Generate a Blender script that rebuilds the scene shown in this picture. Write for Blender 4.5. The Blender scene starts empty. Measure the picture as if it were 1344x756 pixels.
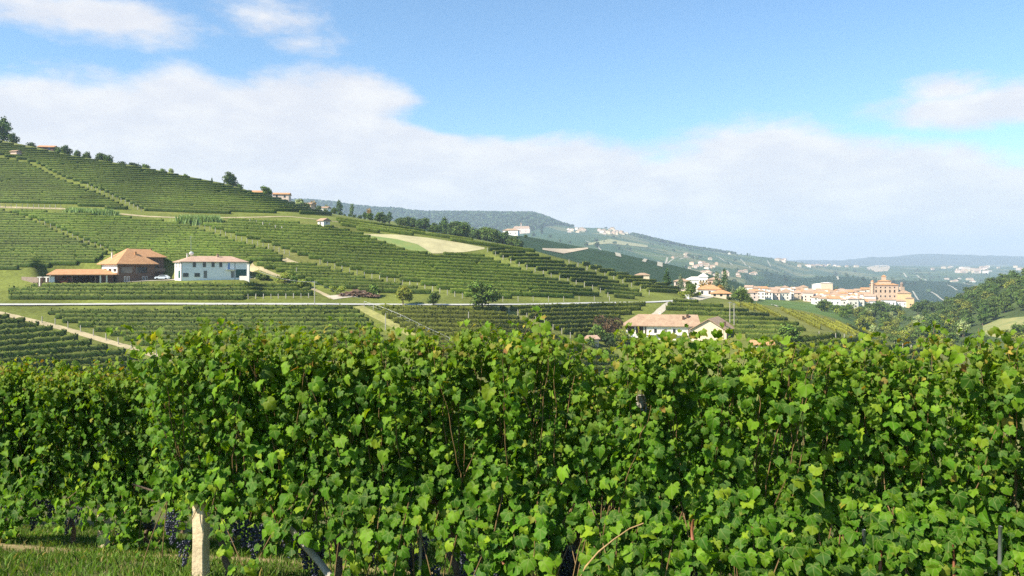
import bpy, math, random
import numpy as np
from mathutils import Vector, Matrix

SC = bpy.context.scene
COL = SC.collection
rng = np.random.default_rng(11)
R = math.radians

# ------------------------------------------------------------------ camera
F, CX, HY = 1008.0, 672.0, 350.0            # focal length in photo pixels, principal column, horizon row
cam_d = bpy.data.cameras.new('camera')
cam_d.sensor_width = 36.0
cam_d.lens = 36.0 * F / 1344.0
cam_d.shift_y = -(378.0 - HY) / 1344.0
cam_d.clip_start = 0.05
cam_d.clip_end = 60000
cam = bpy.data.objects.new('camera', cam_d)
cam.rotation_euler = (R(90), 0, 0)
cam.location = (0, 0, 0)
COL.objects.link(cam)
SC.camera = cam

# ------------------------------------------------------------------ light
SUN_AZ_BACK, SUN_EL = 32.0, 43.0            # degrees behind due left, elevation
sd = Vector((-math.cos(R(SUN_AZ_BACK)) * math.cos(R(SUN_EL)), -math.sin(R(SUN_AZ_BACK)) * math.cos(R(SUN_EL)), math.sin(R(SUN_EL))))
sun_d = bpy.data.lights.new('sun', 'SUN')
sun_d.energy = 5.0
sun_d.angle = R(0.53)
sun_d.color = (1.0, 0.92, 0.77)
sun = bpy.data.objects.new('sun', sun_d)
sun.rotation_euler = sd.to_track_quat('Z', 'Y').to_euler()
sun.location = sd * 300
COL.objects.link(sun)
SC.view_settings.view_transform = 'Standard'
SC.view_settings.look = 'None'
SC.view_settings.exposure = 1.05
SC.view_settings.gamma = 1.0
SC.view_settings.use_curve_mapping = False
SC.cycles.volume_bounces = 0
SC.cycles.max_bounces = 6
SC.cycles.transparent_max_bounces = 4
SC.cycles.diffuse_bounces = 3
SC.cycles.glossy_bounces = 2
SC.cycles.transmission_bounces = 3
SC.cycles.use_denoising = False
SC.cycles.use_adaptive_sampling = False
SC.cycles.denoiser = 'OPENIMAGEDENOISE'
SC.cycles.denoising_prefilter = 'ACCURATE'
SC.cycles.denoising_input_passes = 'RGB_ALBEDO_NORMAL'


class N:
    """small node-graph writer"""
    def __init__(self, nt):
        self.nt = nt

    def new(self, t, **kw):
        n = self.nt.nodes.new(t)
        for k, v in kw.items():
            setattr(n, k, v)
        return n

    def put(self, sock, v):
        if isinstance(v, bpy.types.NodeSocket):
            self.nt.links.new(v, sock)
        elif v is not None:
            sock.default_value = v

    def m(self, op, a, b=None, c=None, clamp=False):
        n = self.new('ShaderNodeMath', operation=op, use_clamp=clamp)
        self.put(n.inputs[0], a)
        if b is not None:
            self.put(n.inputs[1], b)
        if c is not None:
            self.put(n.inputs[2], c)
        return n.outputs[0]

    def mixc(self, f, a, b, mode='MIX'):
        n = self.new('ShaderNodeMix', data_type='RGBA', blend_type=mode)
        self.put(n.inputs['Factor'], f)
        self.put(n.inputs[6], a)
        self.put(n.inputs[7], b)
        return n.outputs[2]

    def noise(self, vec, scale, detail=4, rough=0.55, dist=0.0):
        n = self.new('ShaderNodeTexNoise')
        if vec is not None:
            self.put(n.inputs['Vector'], vec)
        n.inputs['Scale'].default_value = scale
        n.inputs['Detail'].default_value = detail
        n.inputs['Roughness'].default_value = rough
        n.inputs['Distortion'].default_value = dist
        return n.outputs['Fac']

    def rng(self, v, a, b, c=0.0, d=1.0, smooth=True):
        n = self.new('ShaderNodeMapRange', interpolation_type='SMOOTHSTEP' if smooth else 'LINEAR')
        for i, x in enumerate((v, a, b, c, d)):
            self.put(n.inputs[i], x)
        return n.outputs[0]


# ------------------------------------------------------------------ sky with clouds (world shader, by direction)
def build_world():
    w = bpy.data.worlds.new('World')
    SC.world = w
    w.use_nodes = True
    nt = w.node_tree
    nt.nodes.clear()
    g = N(nt)
    sky = g.new('ShaderNodeTexSky', sky_type='NISHITA')
    sky.sun_disc = False
    sky.sun_elevation = R(SUN_EL)
    sky.sun_rotation = math.atan2(sd.x, sd.y) % (2 * math.pi)
    sky.air_density = 1.0
    sky.dust_density = 0.4
    sky.ozone_density = 2.0
    tc = g.new('ShaderNodeTexCoord')
    sep = g.new('ShaderNodeSeparateXYZ')
    nt.links.new(tc.outputs['Generated'], sep.inputs[0])
    x, y, z = sep.outputs
    az = g.m('ARCTAN2', x, y)                                   # 0 = straight ahead, + = right
    el = g.m('ARCSINE', z)
    # noise domain flattened like low cloud
    comb = g.new('ShaderNodeCombineXYZ')
    g.put(comb.inputs[0], g.m('MULTIPLY', az, 1.0))
    g.put(comb.inputs[1], g.m('MULTIPLY', el, 2.2))
    g.put(comb.inputs[2], g.m('MULTIPLY', y, 0.3))
    nb = g.noise(comb.outputs[0], 7.0, 7, 0.55, 0.3)
    nf = g.noise(comb.outputs[0], 20.0, 8, 0.62)
    nse = g.m('ADD', g.m('MULTIPLY', g.m('SUBTRACT', nb, 0.5), 1.0), g.m('MULTIPLY', g.m('SUBTRACT', nf, 0.5), 0.70))

    def A(u):
        return math.atan((u - CX) / F)

    def E(u, py):
        return math.atan((HY - py) / F * math.cos(A(u)))
    # top of the low cloud bank as a function of azimuth
    pts = [(-500, 110), (-100, 90), (0, 90), (110, 86), (175, 98), (230, 82), (290, 96), (345, 82), (400, 78), (480, 92), (530, 112), (575, 150),
           (620, 168), (690, 176), (765, 164), (800, 176), (845, 188), (900, 178), (960, 158), (1010, 150), (1085, 151),
           (1130, 168), (1250, 180), (1344, 188), (1500, 170), (1900, 150)]
    a0, a1, emax = A(-500), A(1900), 0.4
    ramps = []
    for chunk in (pts[:14], pts[13:]):
        r = g.new('ShaderNodeValToRGB')
        el_ = r.color_ramp.elements
        while len(el_) > 1:
            el_.remove(el_[0])
        first = True
        for u, p in chunk:
            pos = (A(u) - a0) / (a1 - a0)
            v = E(u, p) / emax
            if first:
                e = el_[0]; e.position = pos; first = False
            else:
                e = el_.new(pos)
            e.color = (v, v, v, 1)
        f = g.m('DIVIDE', g.m('SUBTRACT', az, a0), a1 - a0, clamp=True)
        nt.links.new(f, r.inputs[0])
        sp = g.new('ShaderNodeSeparateColor')
        nt.links.new(r.outputs[0], sp.inputs[0])
        ramps.append(sp.outputs[0])
    split = g.m('GREATER_THAN', az, A(pts[13][0]))
    top = g.m('MULTIPLY', g.m('ADD', g.m('MULTIPLY', ramps[0], g.m('SUBTRACT', 1.0, split)), g.m('MULTIPLY', ramps[1], split)), emax)
    S = g.m('DIVIDE', g.m('SUBTRACT', top, el), 0.030)
    S = g.m('MINIMUM', S, 2.0)

    def ell(u, py, ru, rp, k=1.6, amp=1.0):
        aa = g.m('DIVIDE', g.m('SUBTRACT', az, A(u)), ru / F)
        bb = g.m('DIVIDE', g.m('SUBTRACT', el, E(u, py)), rp / F)
        rr = g.m('SQRT', g.m('ADD', g.m('MULTIPLY', aa, aa), g.m('MULTIPLY', bb, bb)))
        return g.m('MULTIPLY', g.m('SUBTRACT', 1.0, rr), k)
    for e in (ell(105, 16, 165, 29, 1.4), ell(350, 20, 85, 28, 1.0), ell(1310, 140, 140, 27, 1.5), ell(1245, 118, 45, 18, 1.2), ell(395, 58, 50, 14, 0.7)):
        S = g.m('MAXIMUM', S, e)
    # blue wedge opening under the long tongue of cloud, left of centre
    hole = ell(575, 158, 190, 22, 1.5)
    S = g.m('SUBTRACT', S, g.m('MAXIMUM', hole, 0.0))
    dens = g.rng(g.m('ADD', S, g.m('MULTIPLY', nse, 2.2)), -0.30, 0.95)
    # thin veil and general whitening towards the horizon
    veil = g.rng(el, 0.0, 0.16, 0.9, 0.0)
    dens = g.m('MAXIMUM', dens, veil)
    behind = g.rng(y, -0.2, 0.05)
    dens = g.m('MULTIPLY', dens, g.m('ADD', g.m('MULTIPLY', behind, 0.95), 0.05))
    dens = g.m('MULTIPLY', dens, 0.95)
    cshade = g.noise(comb.outputs[0], 13.0, 8, 0.58)
    ccol = g.mixc(g.rng(cshade, 0.35, 0.7), (0.85, 0.85, 0.90, 1), (1.0, 0.98, 0.97, 1))
    bg1 = g.new('ShaderNodeBackground')
    tint = g.mixc(1.0, sky.outputs[0], (0.76, 0.98, 1.08, 1), 'MULTIPLY')
    nt.links.new(tint, bg1.inputs[0])
    bg1.inputs[1].default_value = 0.094
    bg2 = g.new('ShaderNodeBackground')
    nt.links.new(ccol, bg2.inputs[0])
    bg2.inputs[1].default_value = 0.49
    mx = g.new('ShaderNodeMixShader')
    nt.links.new(dens, mx.inputs[0])
    nt.links.new(bg1.outputs[0], mx.inputs[1])
    nt.links.new(bg2.outputs[0], mx.inputs[2])
    out = g.new('ShaderNodeOutputWorld')
    nt.links.new(mx.outputs[0], out.inputs[0])


build_world()

HAZE_DENSITY = 0.000125


# ------------------------------------------------------------------ helpers
def link(name, me, parent=None):
    o = bpy.data.objects.new(name, me)
    COL.objects.link(o)
    if parent is not None:
        o.parent = parent
    return o


def mesh_np(name, V, polys, mat=None, col=None, uv=None, smooth=False):
    """polys: list of (n, k) int arrays; col: (nv, 3) point colours; uv: (nv, 2)"""
    me = bpy.data.meshes.new(name)
    V = np.asarray(V, np.float32)
    me.vertices.add(len(V))
    me.vertices.foreach_set('co', V.ravel())
    polys = [np.asarray(p, np.int32) for p in polys if len(p)]
    nl = sum(p.size for p in polys)
    npol = sum(len(p) for p in polys)
    me.loops.add(nl)
    me.polygons.add(npol)
    li = np.concatenate([p.ravel() for p in polys])
    me.loops.foreach_set('vertex_index', li)
    sizes = np.concatenate([np.full(len(p), p.shape[1], np.int32) for p in polys])
    starts = np.concatenate([[0], np.cumsum(sizes)[:-1]]).astype(np.int32)
    me.polygons.foreach_set('loop_start', starts)
    me.polygons.foreach_set('loop_total', sizes)
    if smooth:
        me.polygons.foreach_set('use_smooth', np.ones(npol, bool))
    me.update(calc_edges=True)
    if col is not None:
        c = np.ones((len(V), 4), np.float32)
        c[:, :3] = col
        a = me.color_attributes.new('Col', 'FLOAT_COLOR', 'POINT')
        a.data.foreach_set('color', c.ravel())
    if uv is not None:
        l = me.uv_layers.new(name='UVMap')
        l.data.foreach_set('uv', np.asarray(uv, np.float32)[li].ravel())
    if mat is not None:
        me.materials.append(mat)
    return me


def tag(o, label, cat, group=None):
    o['label'] = label
    o['category'] = cat
    if group:
        o['group'] = group
    return o


def struct(o, kind='structure'):
    o['kind'] = kind
    return o


def empty(name, loc, rz=0.0, label=None, cat=None, group=None, scale=1.0):
    o = bpy.data.objects.new(name, None)
    o.empty_display_size = 0.3
    COL.objects.link(o)
    o.location = loc
    o.rotation_euler = (0, 0, rz)
    o.scale = (scale,) * 3 if not hasattr(scale, '__len__') else scale
    if label:
        tag(o, label, cat, group)
    return o


class MB:
    """collects shapes for ONE mesh"""
    def __init__(self):
        self.v, self.f = [], []

    def add(self, vs, fs):
        b = len(self.v)
        self.v += [tuple(v) for v in vs]
        self.f += [tuple(i + b for i in f) for f in fs]
        return self

    def box(self, x0, x1, y0, y1, z0, z1, M=None):
        vs = [(x, y, z) for z in (z0, z1) for y in (y0, y1) for x in (x0, x1)]
        if M is not None:
            vs = [tuple(M @ Vector(v)) for v in vs]
        return self.add(vs, [(0, 2, 3, 1), (4, 5, 7, 6), (0, 1, 5, 4), (2, 6, 7, 3), (0, 4, 6, 2), (1, 3, 7, 5)])

    def tube(self, pts, rad, n=6, cap=True):
        pts = [Vector(p) for p in pts]
        if not hasattr(rad, '__len__'):
            rad = [rad] * len(pts)
        b = len(self.v)
        for i, p in enumerate(pts):
            t = (pts[min(i + 1, len(pts) - 1)] - pts[max(i - 1, 0)]).normalized()
            a = t.cross(Vector((0, 0, 1)) if abs(t.z) < 0.9 else Vector((1, 0, 0))).normalized()
            c = t.cross(a)
            for k in range(n):
                th = 2 * math.pi * k / n
                self.v.append(tuple(p + (a * math.cos(th) + c * math.sin(th)) * rad[i]))
        for i in range(len(pts) - 1):
            for k in range(n):
                k2 = (k + 1) % n
                self.f.append((b + i * n + k, b + i * n + k2, b + (i + 1) * n + k2, b + (i + 1) * n + k))
        if cap:
            self.f.append(tuple(b + k for k in range(n)))
            self.f.append(tuple(b + (len(pts) - 1) * n + k for k in reversed(range(n))))
        return self

    def lathe(self, prof, n=12, cx=0, cy=0):
        b = len(self.v)
        for r, z in prof:
            for k in range(n):
                th = 2 * math.pi * k / n
                self.v.append((cx + r * math.cos(th), cy + r * math.sin(th), z))
        for i in range(len(prof) - 1):
            for k in range(n):
                k2 = (k + 1) % n
                self.f.append((b + i * n + k, b + i * n + k2, b + (i + 1) * n + k2, b + (i + 1) * n + k))
        self.f.append(tuple(b + k for k in reversed(range(n))))
        self.f.append(tuple(b + (len(prof) - 1) * n + k for k in range(n)))
        return self

    def mesh(self, name, mat, smooth=False):
        me = bpy.data.meshes.new(name)
        me.from_pydata(self.v, [], self.f)
        if smooth:
            me.polygons.foreach_set('use_smooth', np.ones(len(me.polygons), bool))
        me.update()
        if mat:
            me.materials.append(mat)
        return me

    def build(self, name, mat, parent=None, smooth=False):
        return link(name, self.mesh(name, mat, smooth), parent)


# ------------------------------------------------------------------ materials
MATS = {}


def mat(name, c, rough=0.8, var=0.25, scale=3.0, c2=None, bump=0.0, spec=0.3, metal=0.0, coords='Object'):
    if name in MATS:
        return MATS[name]
    m = bpy.data.materials.new(name)
    m.use_nodes = True
    nt = m.node_tree
    g = N(nt)
    b = nt.nodes['Principled BSDF']
    tc = g.new('ShaderNodeTexCoord')
    n1 = g.noise(tc.outputs[coords], scale, 5, 0.6)
    n2 = g.noise(tc.outputs[coords], scale * 7.3, 3, 0.6)
    f = g.m('ADD', g.m('MULTIPLY', n1, 0.65), g.m('MULTIPLY', n2, 0.35))
    lo = c2 if c2 else tuple(x * (1 - var) for x in c)
    hi = c if c2 else tuple(min(1, x * (1 + var)) for x in c)
    cc = g.mixc(g.rng(f, 0.32, 0.68), (*lo, 1), (*hi, 1))
    nt.links.new(cc, b.inputs['Base Color'])
    b.inputs['Roughness'].default_value = rough
    b.inputs['Specular IOR Level'].default_value = spec
    b.inputs['Metallic'].default_value = metal
    if bump:
        bp = g.new('ShaderNodeBump')
        bp.inputs['Strength'].default_value = bump
        bp.inputs['Distance'].default_value = 0.02
        nt.links.new(n2, bp.inputs['Height'])
        nt.links.new(bp.outputs[0], b.inputs['Normal'])
    MATS[name] = m
    return m


def roof_mat(name, c, c2):
    """clay pantiles: ribs down the slope and single odd tiles"""
    if name in MATS:
        return MATS[name]
    m = bpy.data.materials.new(name)
    m.use_nodes = True
    nt = m.node_tree
    g = N(nt)
    b = nt.nodes['Principled BSDF']
    tc = g.new('ShaderNodeTexCoord')
    vor = g.new('ShaderNodeTexVoronoi')
    nt.links.new(tc.outputs['Object'], vor.inputs['Vector'])
    vor.inputs['Scale'].default_value = 2.2
    sp = g.new('ShaderNodeSeparateColor')
    nt.links.new(vor.outputs['Color'], sp.inputs[0])
    n1 = g.noise(tc.outputs['Object'], 0.5, 4, 0.6)
    f = g.m('ADD', g.m('MULTIPLY', sp.outputs[0], 0.45), g.m('MULTIPLY', g.rng(n1, 0.3, 0.7), 0.55))
    cc = g.mixc(f, (*c2, 1), (*c, 1))
    nt.links.new(cc, b.inputs['Base Color'])
    b.inputs['Roughness'].default_value = 0.85
    b.inputs['Specular IOR Level'].default_value = 0.2
    bp = g.new('ShaderNodeBump')
    bp.inputs['Strength'].default_value = 0.6
    bp.inputs['Distance'].default_value = 0.05
    nt.links.new(sp.outputs[1], bp.inputs['Height'])
    nt.links.new(bp.outputs[0], b.inputs['Normal'])
    MATS[name] = m
    return m


def leaf_mat(name, transl=0.3, rough=0.5, spec=0.4, veins=False, nscale=1.2, namp=0.35, big=0.03, bigamp=0.25, tcol=(1.25, 1.2, 0.5)):
    """foliage: colour from the mesh's own colour attribute, slight noise, thin-leaf translucency"""
    m = bpy.data.materials.new(name)
    m.use_nodes = True
    nt = m.node_tree
    g = N(nt)
    b = nt.nodes['Principled BSDF']
    at = g.new('ShaderNodeAttribute', attribute_name='Col')
    geo = g.new('ShaderNodeNewGeometry')
    n1 = g.noise(geo.outputs['Position'], nscale, 3, 0.6)
    n2 = g.noise(geo.outputs['Position'], big, 4, 0.6)
    k = g.m('MULTIPLY', g.rng(n1, 0.25, 0.75, 1 - namp, 1 + namp, False), g.rng(n2, 0.3, 0.7, 1 - bigamp, 1 + bigamp, False))
    c = g.mixc(1.0, at.outputs['Color'], g_rgb(g, k), 'MULTIPLY')
    if veins:
        uvn = g.new('ShaderNodeUVMap')
        sp = g.new('ShaderNodeSeparateXYZ')
        nt.links.new(uvn.outputs[0], sp.inputs[0])
        ux, uy = sp.outputs[0], sp.outputs[1]
        an = g.m('ABSOLUTE', g.m('ARCTAN2', ux, g.m('MULTIPLY', uy, -1.0)))
        pp = g.m('ABSOLUTE', g.m('SUBTRACT', g.m('MODULO', g.m('ADD', an, 0.45), 0.9), 0.45))
        rr = g.m('SQRT', g.m('ADD', g.m('MULTIPLY', ux, ux), g.m('MULTIPLY', uy, uy)))
        dist = g.m('MULTIPLY', pp, rr)
        vm = g.m('MULTIPLY', g.rng(dist, 0.012, 0.045, 1.0, 0.0), 0.45)
        c = g.mixc(vm, c, (0.22, 0.27, 0.07, 1))
        # yellowing, blotchy margins on some leaves
        edge = g.rng(g.m('ADD', rr, g.m('MULTIPLY', g.m('SUBTRACT', g.noise(geo.outputs['Position'], 38.0, 3, 0.6), 0.5), 1.3)), 0.62, 1.0)
        some = g.rng(g.noise(geo.outputs['Position'], 5.0, 2, 0.5), 0.45, 0.65)
        c = g.mixc(g.m('MULTIPLY', g.m('MULTIPLY', edge, some), 0.5), c, (0.26, 0.21, 0.04, 1))
    nt.links.new(c, b.inputs['Base Color'])
    b.inputs['Roughness'].default_value = rough
    b.inputs['Specular IOR Level'].default_value = spec
    if transl > 0:
        tr = g.new('ShaderNodeBsdfTranslucent')
        c2 = g.mixc(1.0, c, (*tcol, 1), 'MULTIPLY')
        nt.links.new(c2, tr.inputs[0])
        mx = g.new('ShaderNodeMixShader')
        mx.inputs[0].default_value = transl
        nt.links.new(b.outputs[0], mx.inputs[1])
        nt.links.new(tr.outputs[0], mx.inputs[2])
        nt.links.new(mx.outputs[0], nt.nodes['Material Output'].inputs[0])
    MATS[name] = m
    return m


def g_rgb(g, v):
    n = g.new('ShaderNodeCombineColor')
    for i in range(3):
        g.put(n.inputs[i], v)
    return n.outputs[0]


M_LEAF = leaf_mat('vine_leaf', 0.40, 0.55, 0.13, True, 25.0, 0.18, 0.8, 0.15, (1.6, 1.5, 0.22))
M_HEDGE = leaf_mat('vine_row_leaves', 0.12, 0.75, 0.2, False, 1.6, 0.5, 0.025, 0.25)
M_CROWN = leaf_mat('tree_leaves', 0.22, 0.7, 0.2, False, 0.5, 0.3, 0.02, 0.15)
M_GRASS = leaf_mat('grass_blades', 0.3, 0.6, 0.3, False, 6.0, 0.25, 0.7, 0.3)
M_BARK = mat('bark', (0.13, 0.09, 0.06), 0.95, 0.4, 6.0, bump=0.6)
M_VINEBARK = mat('vine_bark', (0.17, 0.12, 0.08), 0.95, 0.45, 20.0, bump=0.8)
M_CANE = mat('red_cane', (0.20, 0.075, 0.035), 0.6, 0.35, 12.0)
M_CANETAN = mat('tan_cane', (0.30, 0.20, 0.08), 0.6, 0.3, 12.0)
M_CANEDARK = mat('brown_shoot', (0.16, 0.10, 0.04), 0.7, 0.35, 12.0)
M_POST = mat('weathered_concrete_post', (0.60, 0.48, 0.30), 0.9, 0.22, 5.0, bump=0.4)
M_POSTGREY = mat('grey_post', (0.37, 0.34, 0.28), 0.9, 0.2, 4.0, bump=0.3)
M_STEEL = mat('galvanised_steel', (0.42, 0.43, 0.44), 0.45, 0.15, 8.0, metal=0.7)
M_WIRE = mat('dull_wire', (0.12, 0.115, 0.11), 0.7, 0.2, 8.0)
M_GRAPE = mat('grape_skin', (0.050, 0.054, 0.085), 0.42, 0.5, 60.0, c2=(0.010, 0.010, 0.022), spec=0.5)
M_ROOF = roof_mat('terracotta_tiles', (0.52, 0.29, 0.14), (0.38, 0.19, 0.09))
M_ROOFPALE = roof_mat('pale_pink_tiles', (0.48, 0.33, 0.24), (0.36, 0.23, 0.16))
M_ROOFOLD = roof_mat('old_terracotta_tiles', (0.41, 0.29, 0.19), (0.28, 0.18, 0.12))
M_BRICK = mat('brown_brick', (0.15, 0.095, 0.068), 0.9, 0.3, 4.0)
M_WHITE = mat('white_plaster', (0.83, 0.81, 0.76), 0.85, 0.05, 0.8)
M_CREAM = mat('cream_plaster', (0.62, 0.50, 0.36), 0.9, 0.08, 0.8)
M_PALE = mat('pale_plaster', (0.72, 0.67, 0.58), 0.9, 0.08, 0.8)
M_TAN = mat('tan_brick_plaster', (0.52, 0.38, 0.27), 0.9, 0.15, 0.6)
M_GREYW = mat('grey_brown_wall_shade', (0.24, 0.18, 0.14), 0.9, 0.2, 1.5)
M_GLASS = mat('dark_window', (0.025, 0.03, 0.035), 0.15, 0.3, 1.0, spec=0.6)
M_SHUT = mat('grey_shutter', (0.20, 0.19, 0.17), 0.7, 0.2, 2.0)
M_GREEN = mat('dark_green_door', (0.03, 0.09, 0.07), 0.5, 0.2, 2.0)
M_BLUE = mat('blue_shutter', (0.20, 0.30, 0.50), 0.6, 0.2, 2.0)
M_WOOD = mat('dark_timber', (0.10, 0.055, 0.035), 0.8, 0.3, 4.0)
M_DIRT = mat('dirt_track', (0.34, 0.28, 0.16), 0.95, 0.25, 0.35)
M_ROAD = mat('pale_road', (0.42, 0.41, 0.38), 0.85, 0.1, 0.5)
M_GRAVEL = mat('white_gravel', (0.42, 0.37, 0.28), 0.9, 0.15, 0.4)

# ------------------------------------------------------------------ terrain
# rows of knots: for each photo column u, (distance, z) pairs from the camera's slope outwards; z from the row py as -(py-HY)/F*d


def py(d, p):
    return (d, -(p - HY) / F * d)


def zz(d, z):
    return (d, z)


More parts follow.
